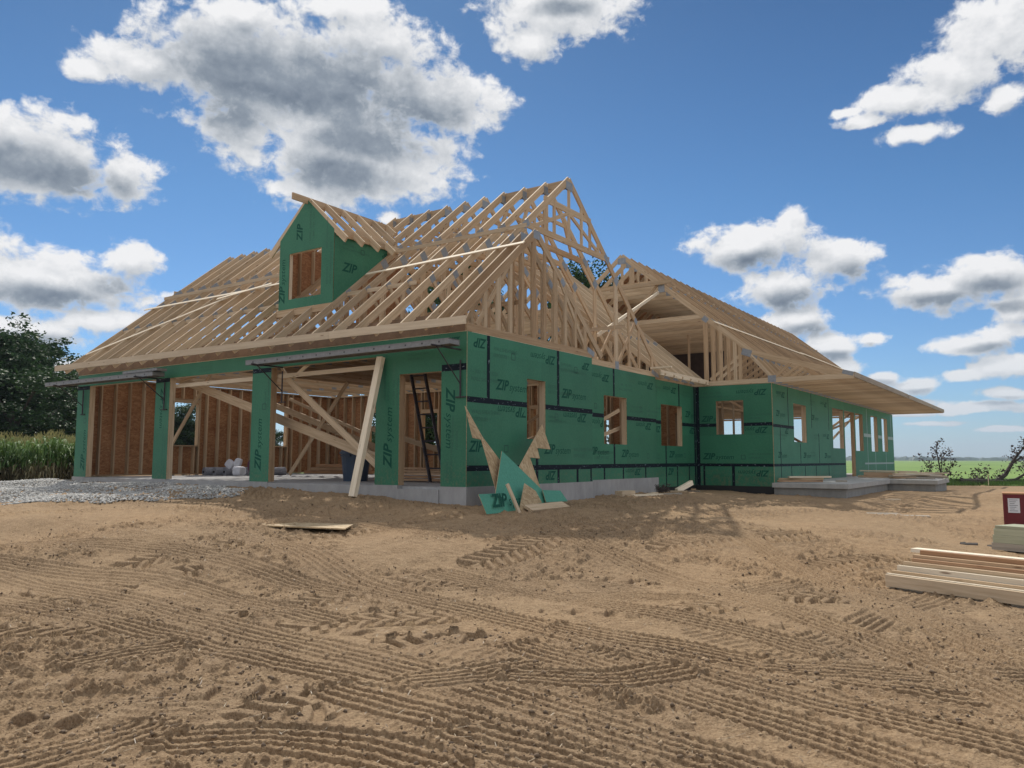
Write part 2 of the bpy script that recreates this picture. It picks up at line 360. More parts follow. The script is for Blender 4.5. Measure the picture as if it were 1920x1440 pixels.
def profile(kind, s, t, at_):
    if kind == 'car':
        zig = .012 * np.sign(np.sin(s * 2 * np.pi / .10))
        h = -.018 * (at_ < 1) + .010 * np.exp(-((at_ - 1.1) / .12) ** 2)
        for i, c in enumerate((-.60, -.2, .2, .60)):
            h += .027 * sst(.0, .5, np.clip(1 - np.abs(t - c + zig * (1 if i % 2 else -1)) / .12, 0, 1))
        h += .005 * sst(0, .6, ridge(s / .085 + np.floor((t + .6) * 2.5) * .5, .5, .15)) * (at_ < .6)
        h += .009 * sst(0, .7, ridge(s / .075 + t * .8, .5, .3)) * sst(.72, .78, at_) * (1 - sst(1.1, 1.4, at_))
        return h
    if kind == 'lug':
        f = s / .17 + at_ * .9 + (t > 0) * .5
        return -.016 * (at_ < 1) + .032 * sst(.15, .5, ridge(f, .5, .34)) * (at_ < 1.02) + .012 * np.exp(-((at_ - 1.1) / .15) ** 2)
    if kind == 'row':
        f = (s / .29) % 1
        blk = sst(.12, .26, f) * (1 - sst(.58, .64, f))
        pit = sst(.58, .64, f) * (1 - sst(.8, 1.0, f))
        return .030 * blk * (1 - sst(.7, 1.45, at_)) - .028 * pit * (1 - sst(.9, 1.5, at_))
    f = s / .10 + .22 * np.sin(t * 5) + .1 * np.sin(t * 13 + 2)
    return .017 * (sst(.2, .9, ridge(f, .5, .45)) - .4) * (1 - sst(.9, 1.1, at_)) - .004
def track_height(X, Y):
    H = np.zeros_like(X); W = np.zeros_like(X)
    for ki, kind in enumerate(('lug', 'wave', 'row', 'car')):
        hw = HALF[kind]
        for ti, pl in enumerate(TRACKS[kind]):
            P = catmull(clean(pl)); S0 = ti * 1.37
            best = np.full(X.shape, 9.0); bs = np.zeros_like(X); bt = np.zeros_like(X)
            xs = [p[0] for p in P]; ys = [p[1] for p in P]; m_ = hw * 1.6
            sel = np.where((X > min(xs) - m_) & (X < max(xs) + m_) & (Y > min(ys) - m_) & (Y < max(ys) + m_))[0]
            if not len(sel): continue
            x = X[sel]; y = Y[sel]; best = np.full(x.shape, 9.0); bs = np.zeros_like(x); bt = np.zeros_like(x)
            for a, b in zip(P[:-1], P[1:]):
                d = b - a; L = float(np.hypot(*d))
                if L < 1e-4: continue
                u = d / L; rx = x - a[0]; ry = y - a[1]
                sl = rx * u[0] + ry * u[1]; tl = -rx * u[1] + ry * u[0]
                slc = np.clip(sl, 0, L); dd = np.hypot(sl - slc, tl)
                k = dd < best
                best[k] = dd[k]; bs[k] = (S0 + sl)[k]; bt[k] = tl[k]
                S0 += L
            t = bt / hw; at_ = best / hw
            inn = at_ < 1.5
            fade = .62 + .5 * np.clip(.62 + 2.2 * fbm(x * 1.1 + ki * 9, y * 1.1 + ti * 5, 2, 77), 0, 1)
            h = profile(kind, bs, t, at_) * fade
            w = 1 - sst(1.0, 1.45, at_)
            idx = sel[inn]; w = w[inn]; h = h[inn] * (.95 if kind == 'car' else 1.45 if kind == 'lug' else 1.05)
            H[idx] = H[idx] * (1 - w) + h * np.where(w > 0, 1, 0) ; W[idx] = np.maximum(W[idx], w)
    return H, W

# one ground sheet: polar grid round the photographer, fine where the tracks are, out to the horizon
GX, GY = 8.549, -10.859
az0 = -0.609
a_in = np.linspace(az0 - .66, az0 + .66, 1250)
a_out = np.linspace(az0 + .66, az0 - .66 + 2 * math.pi, 160)[1:-1]
AZ = np.concatenate([a_in, a_out]); NA = len(AZ)
rr = [0.4, .9, 1.4, 1.9, 2.3, 2.7, 3.0, 3.2]
while rr[-1] < 5200:
    r_ = rr[-1]
    rr.append(r_ + (max(.0048, .00095 * r_) if r_ < 7.4 else (.0019 * r_ if r_ < 13 else (.006 * r_ if r_ < 45 else .06 * r_))))
rr = np.array(rr); NR = len(rr)
RR, AA = np.meshgrid(rr, AZ, indexing='ij')
X = (GX + RR * np.sin(AA)).ravel(); Y = (GY + RR * np.cos(AA)).ravel(); RF = RR.ravel()
Z = H0(X, Y)
near = np.where(RF < 30)[0]
xn, yn, rn = X[near], Y[near], RF[near]
th, tw = track_height(xn, yn)
rough = sst(-.22, .20, fbm(xn * .8, yn * .8, 3, 5))
base = .030 * fbm(xn * .55, yn * .55, 3, 21) + .016 * fbm(xn * 2.6, yn * 2.6, 4, 31)
cl = fbm(xn * 11, yn * 11, 4, 41, .6)
cf_ = fbm(xn * 27, yn * 27, 3, 141, .6)
clod = .044 * np.clip(cl - .10, 0, 1) * rough * 1.6 + .020 * cl * (.4 + rough) + .010 * np.clip(cf_ - .08, 0, 1) * (.35 + 1.2 * rough)
pits = -.03 * np.clip(fbm(xn * 4.5, yn * 4.5, 2, 51) - .28, 0, 1) * 2
scr = .013 * fbm(xn * 3.0 + yn * 9, yn * 26 - xn * 8, 3, 61) * (1 - rough * .6)   # scraped, combed look
farw = 1 - sst(16, 28, rn)
Z[near] += (base + (clod + pits + scr) * (1 - .86 * tw)) * (.35 + .65 * farw) + th * farw
# windrow of looser soil by the garage apron
verts = np.stack([X, Y, Z], 1).astype(np.float32)
I = np.arange(NR - 1)[:, None] * NA; J = np.arange(NA)[None, :]; J2 = (J + 1) % NA
quads = np.stack([I + J, I + J2, I + NA + J2, I + NA + J], -1).reshape(-1, 4)[:, ::-1]
me = bpy.data.meshes.new('ground')
nv, nq = len(verts), len(quads)
me.vertices.add(nv); me.vertices.foreach_set('co', verts.ravel())
me.loops.add(nq * 4); me.loops.foreach_set('vertex_index', quads.astype(np.int32).ravel())
me.polygons.add(nq); me.polygons.foreach_set('loop_start', np.arange(0, nq * 4, 4, dtype=np.int32)); me.polygons.foreach_set('loop_total', np.full(nq, 4, np.int32))
me.update(calc_edges=True)
me.polygons.foreach_set('use_smooth', np.ones(nq, bool))
# loose / dark damp soil mask (real patches of darker, crumbly topsoil)
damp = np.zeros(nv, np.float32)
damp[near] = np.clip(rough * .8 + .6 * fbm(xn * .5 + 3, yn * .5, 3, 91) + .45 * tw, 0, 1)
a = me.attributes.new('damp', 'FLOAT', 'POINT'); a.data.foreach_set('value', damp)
m, nt, b = mat('soil'); SOIL = m
p = geo_pos(nt)
n1 = noise(nt, p, .5, 6, .6); n2 = noise(nt, p, 7, 6, .7); n3 = noise(nt, p, 60, 4, .7)
col = ramp(nt, n1, [(.3, (.22, .146, .083)), (.5, (.31, .212, .125)), (.72, (.42, .30, .18))])
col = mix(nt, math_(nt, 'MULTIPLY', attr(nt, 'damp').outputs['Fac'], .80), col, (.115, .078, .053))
n5 = noise(nt, p, .23, 4, .6)
col = mix(nt, math_(nt, 'MULTIPLY', ramp(nt, n5, [(.45, 0.0), (.62, 1.0)]), .45), col, (.47, .275, .135))
col = mix(nt, .50, col, ramp(nt, n2, [(.3, (.10, .068, .045)), (.46, (.29, .198, .117)), (.68, (.52, .38, .24))]))
col = mix(nt, .45, col, ramp(nt, n3, [(.30, (.055, .038, .028)), (.46, (.30, .205, .122)), (.68, (.58, .43, .275))]))
v = nt.nodes.new('ShaderNodeTexVoronoi'); v.inputs['Scale'].default_value = 16; lk(nt, p, v.inputs['Vector'])
deb = math_(nt, 'MULTIPLY', ramp(nt, v.outputs['Distance'], [(.04, 1.0), (.09, 0.0)]), ramp(nt, noise(nt, p, 1.4, 3), [(.55, 0.0), (.62, 1.0)]))
col = mix(nt, deb, col, (.035, .028, .022))
lk(nt, col, b.inputs['Base Color']); b.inputs['Roughness'].default_value = .95; b.inputs['Specular IOR Level'].default_value = .12
bump(nt, math_(nt, 'ADD', math_(nt, 'MULTIPLY', n3, .55), n2), .8, .04, b)
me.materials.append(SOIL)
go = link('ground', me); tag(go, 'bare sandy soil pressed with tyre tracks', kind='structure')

# green crop field beyond the site, as a sheet just above the soil
m, nt, b = mat('crop_field'); p = geo_pos(nt)
n1 = noise(nt, scaled(nt, p, (.02, .02, 0)), 1, 4); n2 = noise(nt, p, .7, 6, .7)
col = ramp(nt, n1, [(.35, (.12, .22, .028)), (.6, (.20, .32, .045))])
col = mix(nt, .4, col, ramp(nt, n2, [(.3, (.045, .10, .02)), (.7, (.17, .26, .06))]))
lk(nt, col, b.inputs['Base Color']); b.inputs['Roughness'].default_value = .9
mb = MB()
def edge_r(a):  # distance of the field's near edge for a bearing
    return 47 + 2.5 * math.sin(a * 23) + 1.5 * math.sin(a * 61 + 1)
fa = np.linspace(az0 + .50, az0 + 1.2, 80)
fv = []; ff = []
RN = [0, .06, .15, .3, .6, 1.2, 2.5, 5, 10, 20, 40, 75]
for i, a_ in enumerate(fa):
    for rl in RN:
        rad = edge_r(a_) * (1 + rl)
        x_, y_ = GX + rad * math.sin(a_), GY + rad * math.cos(a_)
        fv.append((x_, y_, (GH(x_, y_) if rad < 200 else -.9) + .035))
n_ = len(RN)
for i in range(len(fa) - 1):
    for k in range(n_ - 1): ff.append((i * n_ + k, i * n_ + k + 1, (i + 1) * n_ + k + 1, (i + 1) * n_ + k))
mb.add(fv, ff)
tag(mb.build('field', m), 'bright green crop field beyond the building site', kind='structure')
fb = MB(); fb.add([(GX + r_ * math.sin(a_), GY + r_ * math.cos(a_), -.86) for a_ in np.linspace(az0 - 1.2, az0 + .50, 60) for r_ in (75, 300, 3500)],
   [(i * 3 + k, i * 3 + k + 1, i * 3 + k + 4, i * 3 + k + 3) for i in range(59) for k in range(2)])
tag(fb.build('meadow', m), 'green farmland behind the house', kind='structure')

# distant hills and far woods
def ridge_strip(name, dist, base, amp, seed, col, depth, teeth, kind, label):
    m_ = leaf_mat(name, tuple(c * .7 for c in col), col, .0)
    mb = MB(); A = np.linspace(az0 - 1.3, az0 + 1.5, 900); vs = []; ts = []
    for i, a_ in enumerate(A):
        h = base + amp * float(fbm(np.array([a_ * 6 + seed]), np.array([seed * 1.0]), 4, seed)[0]) + teeth * float(fbm(np.array([a_ * 420.0]), np.array([seed + 2.0]), 3, seed + 3)[0])
        h = max(h, base * .25)
        for k, (dr, hz) in enumerate(((0, 0), (.004, .72), (.02, 1.0), (depth, .9), (depth * 1.4, 0))):
            rd = dist * (1 + dr + .012 * float(vnoise(np.array([a_ * 90]), np.array([k * 3.0]), seed)[0]))
            vs.append((GX + rd * math.sin(a_), GY + rd * math.cos(a_), -1.5 + (h + 1.2) * hz * (1 + (.12 * random.uniform(-1, 1) if k in (1, 2) else 0) * (teeth > 0))))
    mb.add(vs, [(i * 5 + k, i * 5 + k + 1, (i + 1) * 5 + k + 1, (i + 1) * 5 + k) for i in range(len(A) - 1) for k in range(4)], t=.5)
    mb.t = [random.random() for _ in mb.v]
    tag(mb.build(name, m_), label, kind=kind)
ridge_strip('hills', 3600, 24, 34, 5, (.05, .085, .04), .3, 3, 'structure', 'low wooded hills on the horizon')
ridge_strip('distant_woods', 1900, 8, 6, 9, (.035, .07, .03), .12, 4, 'stuff', 'far off line of woods at the edge of the fields')

# ------------------------------------------------------------ the house
HOUSE = empty('unfinished_house', (0, 0, 0), 'large unfinished timber framed house with green wall sheathing and open roof trusses', 'house')
GL, GD = -13.6, 9.14          # garage left end, garage depth
XB, XC, XE = -.55, -.80, 1.59
YM, YEND = 12.58, 32.8
ZT = 2.75

# wall frames: P(s, z, d) with d = depth inward from the outer face
def W_front(s, z, d): return (s, d, z)
def W_x(x0): return lambda s, z, d: (x0 - d, s, z)       # faces +X
def W_left(s, z, d): return (GL + d, s, z)               # faces -X
def W_y(y0): return lambda s, z, d: (s, y0 + d, z)       # faces -Y
def W_back(s, z, d): return (s, GD - d, z)               # outer face +Y

studs_vis = []; WMB = {}; WH = {}
def wall(P, s0, s1, z0, z1, holes, name='sheathed_wall', z_of=None, mats=None, frame=True, studs=True, spacing=.41, show=False, frame_mat=None):
    """sheathing 12 mm with openings, rough opening frames and studs behind it"""
    S = sorted({s0, s1, *[h[0] for h in holes], *[h[1] for h in holes]}); Zs = sorted({z0, z1, *[h[2] for h in holes], *[h[3] for h in holes]})
    S = [v for v in S if s0 <= v <= s1]; Zs = [v for v in Zs if z0 <= v <= z1]
    def solid(i, k):
        if i < 0 or k < 0 or i >= len(S) - 1 or k >= len(Zs) - 1: return False
        cs, cz = (S[i] + S[i + 1]) / 2, (Zs[k] + Zs[k + 1]) / 2
        return not any(h[0] < cs < h[1] and h[2] < cz < h[3] for h in holes)
    mb = MB(); T = .012
    def q(pts, mi):
        vs = [P(*p) for p in pts]; mb.add(vs, [(0, 1, 2, 3)], mi, [(p[0], p[1], 0) for p in pts], .5)
    for i in range(len(S) - 1):
        for k in range(len(Zs) - 1):
            if not solid(i, k): continue
            a, b_, c, d_ = S[i], S[i + 1], Zs[k], Zs[k + 1]
            q([(a, c, 0), (b_, c, 0), (b_, d_, 0), (a, d_, 0)], 0)
            q([(a, c, T), (a, d_, T), (b_, d_, T), (b_, c, T)], 1)
            if not solid(i - 1, k): q([(a, c, 0), (a, d_, 0), (a, d_, T), (a, c, T)], 2)
            if not solid(i + 1, k): q([(b_, c, 0), (b_, c, T), (b_, d_, T), (b_, d_, 0)], 2)
            if not solid(i, k - 1): q([(a, c, 0), (a, c, T), (b_, c, T), (b_, c, 0)], 2)
            if not solid(i, k + 1): q([(a, d_, 0), (b_, d_, 0), (b_, d_, T), (a, d_, T)], 2)
    w = mb.build(name, mats or [GREEN, OSB, OSB_PALE], HOUSE); WMB[w.name] = (mb, list(mats or [GREEN, OSB, OSB_PALE])); WH[w.name] = holes
    D0, D1, TH = T + .001, T + .141, .038
    def bx(b, sa, sb, za, zb, da=D0, db=D1):
        A, B = Vector(P(sa, za, da)), Vector(P(sb, zb, db))
        b.aabb(min(A.x, B.x), max(A.x, B.x), min(A.y, B.y), max(A.y, B.y), min(A.z, B.z), max(A.z, B.z))
    if frame:
        for h in holes:
            f = MB(); e = .001
            zlo = max(h[2], z0)
            bx(f, h[0] - TH, h[0] - e, zlo + e, h[3] - e); bx(f, h[1] + e, h[1] + TH, zlo + e, h[3] - e)
            bx(f, h[0] - TH, h[1] + TH, h[3] + e, h[3] + .12)
            if h[2] > z0 + .05: bx(f, h[0] - TH, h[1] + TH, h[2] - TH, h[2] - e)
            f.build('door_frame' if h[2] <= z0 + .05 else 'window_frame', frame_mat or WOOD, w)
    if studs:
        pl = MB(); bx(pl, s0 + .001, s1 - .001, z1 - .04, z1 - .001); pl.build('wall_plate', WOOD, w)
        segs = [(s0, s1)]
        for h in holes:
            if h[2] <= z0 + .05: segs = [x for a, b_ in segs for x in ((a, min(b_, h[0])), (max(a, h[1]), b_)) if x[1] - x[0] > .02] if True else segs
        for a, b_ in segs: pl = MB(); bx(pl, a + .002, b_ - .002, z0 + .001, z0 + .04); pl.build('sole_plate', WOOD, w)
        n = int((s1 - s0) / spacing)
        for i in range(n + 1):
            s = s0 + .02 + i * (s1 - s0 - .04) / max(n, 1)
            hh = [h for h in holes if h[0] - .07 < s < h[1] + .07]
            spans = [(z0 + .041, z1 - .041)]
            for h in hh:
                if h[0] - .07 < s < h[0] or h[1] < s < h[1] + .07: spans = []; break
                spans = [(z0 + .041, h[2] - .04), (h[3] + .122, z1 - .041)]
            for za, zb in spans:
                if zb - za < .08: continue
                b = MB(); bx(b, s - .019, s + .019, za, zb)
                studs_vis.append((show, b, w))
        for h in holes:
            for s in (h[0] - .058, h[1] + .058):
                if s0 < s < s1:
                    b = MB(); bx(b, s - .019, s + .019, z0 + .041, z1 - .041); studs_vis.append((show, b, w))
    return w

PX = {}
# --- lettering -----------------------------------------------------
def text_mesh(body, shear, off, size=1.0):
    cu = bpy.data.curves.new('txt', 'FONT'); cu.body = body; cu.shear = shear; cu.offset = off; cu.size = size; cu.resolution_u = 2
    o = bpy.data.objects.new('txt', cu); COL.objects.link(o)
    dg = bpy.context.evaluated_depsgraph_get(); me = bpy.data.meshes.new_from_object(o.evaluated_get(dg))
    v = np.array([x.co[:] for x in me.vertices]); f = [tuple(p.vertices) for p in me.polygons]
    bpy.data.objects.remove(o); bpy.data.curves.remove(cu); bpy.data.meshes.remove(me)
    v[:, 0] -= v[:, 0].min()
    return v, f, float(v[:, 0].max())
ZIPT = text_mesh('ZIP', .28, .028); SYST = text_mesh('system', .28, 0.0, .8)
CODE = [text_mesh(s, 0, 0, .2) for s in ('1 - 800 - 933 - 9220', 'WALL SHEATHING', 'EXPOSURE 1', 'RATED SHEATHING 24/16')]
class Stamp:
    def __init__(s, P, w=None): s.P = P; s.mb = MB(); s.holes = WH.get(w.name, []) if w else []
    def put(s, T, at_, z, h, rot, dx=0, dy=0, mi=0, lift=.0015, sg=1):
        v, f, w = T; c, sn = math.cos(rot), math.sin(rot); k = h / .7
        uv = [(at_ + sg * (c * (x[0] + dx) - sn * (x[1] + dy)) * k, z + (sn * (x[0] + dx) + c * (x[1] + dy)) * k) for x in v]
        hit = lambda q: any(h[0] < q[0] < h[1] and h[2] < q[1] < h[3] for h in s.holes)
        f = [q for q in f if not any(hit(uv[i]) for i in q)]
        s.mb.add([s.P(a_, b_, -lift) for a_, b_ in uv], f, mi, t=.5)
    def logo(s, at_, z, h=.17, rot=0, full=True, clipw=None, sg=1):
        s.put(ZIPT, at_, z, h, rot, sg=sg)
        if full: s.put(SYST, at_, z, h, rot, dx=ZIPT[2] + .04, sg=sg)
    def code(s, at_, z, h=.5, rot=0, n=2, sg=1):
        h = h * .72
        for i in range(n): s.put(CODE[(i + int(abs(at_ * 7))) % 4], at_, z, h, rot, dy=-.26 * i, mi=1, sg=sg)
    def mark(s, at_, z, k=.12):
        P = s.P; w = .012
        for a, b_, c, d in ((0, 0, 1, 0), (0, 1, 1, 1), (0, 0, 0, 1), (1, 0, 1, 1)):
            q = [(at_ + a * k, z + b_ * k), (at_ + c * k, z + d * k)]
            if b_ == d: r_ = [(q[0][0], q[0][1] - w), (q[1][0], q[1][1] - w), (q[1][0], q[1][1] + w), (q[0][0], q[0][1] + w)]
            else: r_ = [(q[0][0] - w, q[0][1]), (q[0][0] + w, q[0][1]), (q[1][0] + w, q[1][1]), (q[1][0] - w, q[1][1])]
            s.mb.add([P(x, y, -.0015) for x, y in r_], [(0, 1, 2, 3)], 1)
    def done(s, parent, old=None):
        src = WMB[parent.name]; n = len(src[1]); m_ = src[1] + [INK, INK2]
        o = len(src[0].v); q = src[0]; q.v += s.mb.v; q.f += [tuple(i + o for i in f) for f in s.mb.f]; q.mi += [n + i for i in s.mb.mi]; q.g += s.mb.g; q.t += s.mb.t
        me = q.mesh(parent.name, m_); parent.data = me
def tapes(P, lst, parent, mat_=None):
    """(horizontal?, fixed, from, to, width)"""
    todo = []
    for hz, c, a, b_, w in lst:
        segs = [(a, b_)]
        for h in WH.get(parent.name, []):
            lo, hi, o0, o1 = (h[0], h[1], h[2], h[3]) if hz else (h[2], h[3], h[0], h[1])
            if o0 < c < o1: segs = [q for s_a, s_b in segs for q in ((s_a, min(s_b, lo)), (max(s_a, hi), s_b)) if q[1] - q[0] > .02]
        todo += [(hz, c, s_a, s_b, w) for s_a, s_b in segs]
    for hz, c, a, b_, w in todo:
        mb = MB()
        L = .0035 if hz else .0022
        r_ = [(a, c - w / 2), (b_, c - w / 2), (b_, c + w / 2), (a, c + w / 2)] if hz else [(c - w / 2, a), (c + w / 2, a), (c + w / 2, b_), (c - w / 2, b_)]
        gs = [(x, y, 0) for x, y in r_] if hz else [(y, x, 0) for x, y in r_]
        vs = [P(x, y, -L) for x, y in r_] + [P(x, y, -.0002) for x, y in r_]
        mb.add(vs, [(0, 1, 2, 3), (0, 4, 5, 1), (1, 5, 6, 2), (2, 6, 7, 3), (3, 7, 4, 0)], 0, gs + gs)
        mb.build('seam_tape', mat_ or TAPE, parent)
PI = math.pi
UP = PI / 2
# wall A : garage side
P = W_x(0)
wA = wall(P, 0.012, 4.53, 0, ZT, [(1.91, 2.58, .88, 2.06)])
tapes(P, [(1, 1.543, .012, 4.53, .10), (1, .324, .012, 4.53, .10), (0, .64, 1.59, ZT, .09), (0, 3.08, 1.59, ZT, .09), (0, 2.27, 0, .88, .09), (0, 3.08, .0, .28, .08), (0, 3.86, 0, .28, .08), (0, 4.45, 0, .28, .06)], wA)
s_ = Stamp(P, wA)
s_.logo(.58, 2.66, .17, PI, False); s_.logo(2.98, 2.60, .17, PI); s_.logo(.86, 1.78, .19); s_.logo(3.2, 1.78, .19)
s_.logo(1.93, 1.47, .18, PI); s_.logo(4.28, 1.47, .18, PI); s_.logo(.06, .62, .19, 0, False); s_.logo(2.52, .60, .19); s_.logo(2.98, .24, .17, PI, False)
s_.logo(4.42, 2.6, .15, PI, False)
s_.code(.12, 2.02, .5); s_.code(.8, 2.5, .45); s_.mark(1.38, 2.38); s_.code(3.2, 2.45, .45); s_.mark(3.75, 2.35); s_.code(.15, 1.3, .5); s_.code(2.7, 1.95, .45); s_.mark(2.95, 1.3)
s_.mark(1.15, .62); s_.code(3.7, .66, .5); s_.code(.2, .2, .4, 0, 1); s_.code(2.7, 1.33, .3, 0, 2)
s_.done(wA)
# wall B, recessed
P = W_x(XB)
wB = wall(P, 4.56, 9.1, 0, ZT, [(6.10, 7.32, .86, 2.05)])
tapes(P, [(1, 1.543, 4.56, 9.1, .10), (1, .324, 4.56, 9.1, .10), (0, 6.63, 2.05, ZT, .08), (0, 6.63, .37, .86, .08), (0, 6.1, 0, .28, .07), (0, 7.1, 0, .28, .07), (0, 8.4, 0, .28, .07)], wB)
s_ = Stamp(P, wB)
s_.logo(6.4, 2.55, .17, PI); s_.logo(8.95, 2.55, .17, PI); s_.logo(7.0, .55, .18); s_.logo(6.3, 1.43, .17, PI, True); s_.logo(8.8, 1.45, .17, PI); s_.logo(8.1, .24, .16, PI); s_.logo(5.35, .6, .18, 0, True)
s_.mark(5.62, 1.7); s_.code(7.5, 1.82, .45); s_.mark(8.1, 1.75); s_.code(8.5, 1.75, .4); s_.code(6.9, 2.35, .45); s_.code(5.6, .62, .45); s_.mark(8.5, .52); s_.code(7.5, .2, .4, 0, 1)
s_.done(wB)
# wall C, recessed again
P = W_x(XC)
wC = wall(P, 9.12, YM - .001, -.30, ZT, [(9.99, 11.5, .88, 2.07)])
tapes(P, [(1, 1.543, 9.12, YM - .001, .10), (1, .324, 9.12, YM - .001, .10), (0, 11.3, 2.07, ZT, .08), (0, 10.3, -.3, .88, .07), (0, 11.1, -.3, .28, .07), (0, 12.0, -.3, .28, .07), (0, YM - .08, -.3, ZT, .12)], wC)
s_ = Stamp(P, wC)
s_.logo(11.1, 2.6, .17, PI); s_.logo(11.75, 1.78, .18, 0, True); s_.logo(12.45, 1.45, .17, PI, False); s_.logo(10.5, .55, .18); s_.logo(9.95, 1.42, .17, PI, False); s_.logo(10.4, .05, .18, 0, False)
s_.code(11.5, 2.5, .4); s_.code(9.3, 1.9, .4); s_.mark(11.6, .55); s_.code(9.2, .6, .4); s_.code(12.0, .6, .4); s_.code(9.3, 2.5, .4)
s_.done(wC)
# wall D, facing the camera
P = W_y(YM)
wD = wall(P, XC + .001, XE - .013, -.30, ZT, [(-.13, .72, 1.25, 2.28)])
tapes(P, [(1, 1.543, XC + .001, XE - .013, .10), (1, .324, XC + .001, XE - .013, .09), (0, .37, -.3, .28, .09), (0, XC + .07, -.3, ZT, .12), (0, -.55, -.3, .28, .06)], wD)
s_ = Stamp(P, wD)
s_.logo(1.45, 2.58, .17, PI); s_.logo(-.62, 1.66, .17); s_.logo(1.45, 1.45, .17, PI); s_.logo(-.6, .5, .18); s_.logo(1.45, .16, .17, PI); s_.logo(.55, 1.45, .14, PI, False)
s_.code(-.62, 2.5, .4); s_.code(.85, 1.8, .4); s_.code(.85, .62, .4); s_.mark(.62, .5); s_.code(-.6, 0, .4, 0, 1)
s_.done(wD)
# wall E, along the porch
P = W_x(XE)
wE = wall(P, YM + .015, YEND, -.19, ZT, [(14.80, 16.30, 1.05, 2.28), (20.0, 21.78, .92, 2.42), (21.98, 23.75, -.2, 2.42), (23.95, 25.45, .86, 2.42), (27.2, 28.7, .86, 2.46), (29.8, 31.2, .88, 2.46)], frame_mat=None)
tapes(P, [(1, 1.50, YM, 14.80, .09), (1, .324, YM, 21.9, .08), (0, 13.3, -.19, 1.5, .05), (0, 14.2, 1.55, ZT, .05), (0, 17, 1.55, ZT, .05), (0, 19.4, 1.55, ZT, .05), (0, 15.5, .37, 1.0, .05), (0, 17.9, .37, 1.4, .05), (0, 14.4, -.19, .28, .06), (0, 16, -.19, .28, .06), (0, 17.4, -.19, .28, .06), (0, 19.2, -.19, .28, .06)], wE)
tapes(P, [(1, 1.55, 25.6, 27.1, .14), (1, 1.55, 28.8, 29.7, .14), (1, 1.55, 31.3, 32.7, .14), (1, .33, 25.6, 32.7, .07), (0, 26.3, -.1, 2.7, .07), (0, 28.0, -.1, .84, .08), (0, 30.6, -.1, .86, .08), (0, 32.2, 1.6, 2.7, .1)], wE, TAPE2)
s_ = Stamp(P, wE)
for y_, z_, r_, f_ in ((13.9, 2.55, PI, 1), (13.0, .55, 0, 1), (15.8, .55, 0, 1), (17.0, 1.85, 0, 1), (19.2, 2.55, PI, 1), (18.6, .55, 0, 1), (19.4, 1.4, PI, 1), (14.2, 1.45, PI, 0), (12.9, 1.8, 0, 1)):
    s_.logo(y_, z_, .17, r_, f_)
for y_, z_ in ((13.0, 2.5), (16.8, 2.45), (16.7, .7), (17.3, 1.3), (13.1, 1.2)): s_.code(y_, z_, .4)
s_.done(wE)
# garage front: four posts and a header, with a walk door at the right
P = W_front
holes = [(-12.96, -9.78, -.02, 2.44), (-9.17, -5.99, -.02, 2.44), (-5.35, -2.21, -.02, 2.44), (-1.60, -.58, 0, 2.07)]
wF = wall(P, GL, -.001, 0, ZT, holes, spacing=.4)
tapes(P, [(1, 2.40, GL + .01, -12.97, .10), (1, 2.40, -9.77, -9.18, .10), (1, 2.40, -5.98, -5.36, .10), (1, 2.12, -.57, -.01, .12)], wF)
s_ = Stamp(P, wF)
s_.logo(-13.06, .15, .20, UP); s_.logo(-5.62, .22, .205, UP); s_.logo(-1.78, .30, .21, UP); s_.logo(-9.55, 2.22, .18, -UP); s_.logo(-.46, 1.78, .20, -UP)
for x_, z_ in ((-13.1, 1.9), (-9.35, 1.0), (-5.5, 1.9), (-1.72, 1.7), (-.28, .95), (-1.95, 1.9), (-9.35, .4), (-.4, .4)): s_.code(x_, z_ - .3, .35, UP)
s_.mark(-5.62, 1.55); s_.mark(-13.2, 1.45)
s_.code(-1.4, 2.4, .3); s_.logo(-.15, 2.66, .15, PI, False); s_.code(-8.0, 2.6, .3); s_.code(-3.9, 2.6, .3, 0, 1)
s_.done(wF)
# pale corner strip where the sheathing edge shows
# left wall (seen from inside), back wall, and the main house's hidden walls
wL = wall(W_left, 0.16, GD - .16, 0, ZT, [(2.45, 3.62, .90, 2.20), (5.95, 7.03, .93, 2.17)], show=True, spacing=.42)
wK = wall(W_back, GL + .01, XB - .16, 0, ZT, [(-11.45, -10.35, .95, 2.12), (-8.95, -8.30, .95, 2.02), (-4.60, -4.40, .95, 2.0), (-2.25, -1.95, .9, 1.6), (-.95, -.75, .9, 1.6)], show=True, spacing=.42)
# far end wall of the house: bare framing with wide openings
mb = MB()
endw = empty('stud_wall'); endw.parent = HOUSE
def framed(parent, P, s0, s1, gaps, z0=-.15, zt=2.74, sp=.41):
    pl = MB()
    def bx(b, sa, sb, za, zb):
        A, B = Vector(P(sa, za, .0)), Vector(P(sb, zb, .14))
        b.aabb(min(A.x, B.x), max(A.x, B.x), min(A.y, B.y), max(A.y, B.y), za, zb)
    bx(pl, s0, s1, zt - .08, zt)
    s = s0
    while s < s1:
        if not any(a < s < b_ for a, b_ in gaps):
            b = MB(); bx(b, s, s + .038, z0, zt - .081); studs_vis.append((False, b, parent))
        s += sp
    pl.build('wall_plate', WOOD, parent)
framed(endw, W_y(YEND - .2), -8.1, 1.43, [(-7.9, -4.6), (-4.2, -2.2), (-1.9, -.1), (.2, 1.3)])
framed(endw, lambda s, z, d: (-8.2 + d, s, z), YM + .2, YEND - .3, [(13.6, 16), (16.5, 19), (19.6, 23), (23.4, 26), (26.5, 29.5), (30, 32)])
framed(endw, W_y(17.5), -7.9, 1.40, [(-6, -3.5), (-.9, 1.3)])
framed(endw, lambda s, z, d: (-3.4 + d, s, z), 18, 26, [(19, 21), (22, 24.5)])
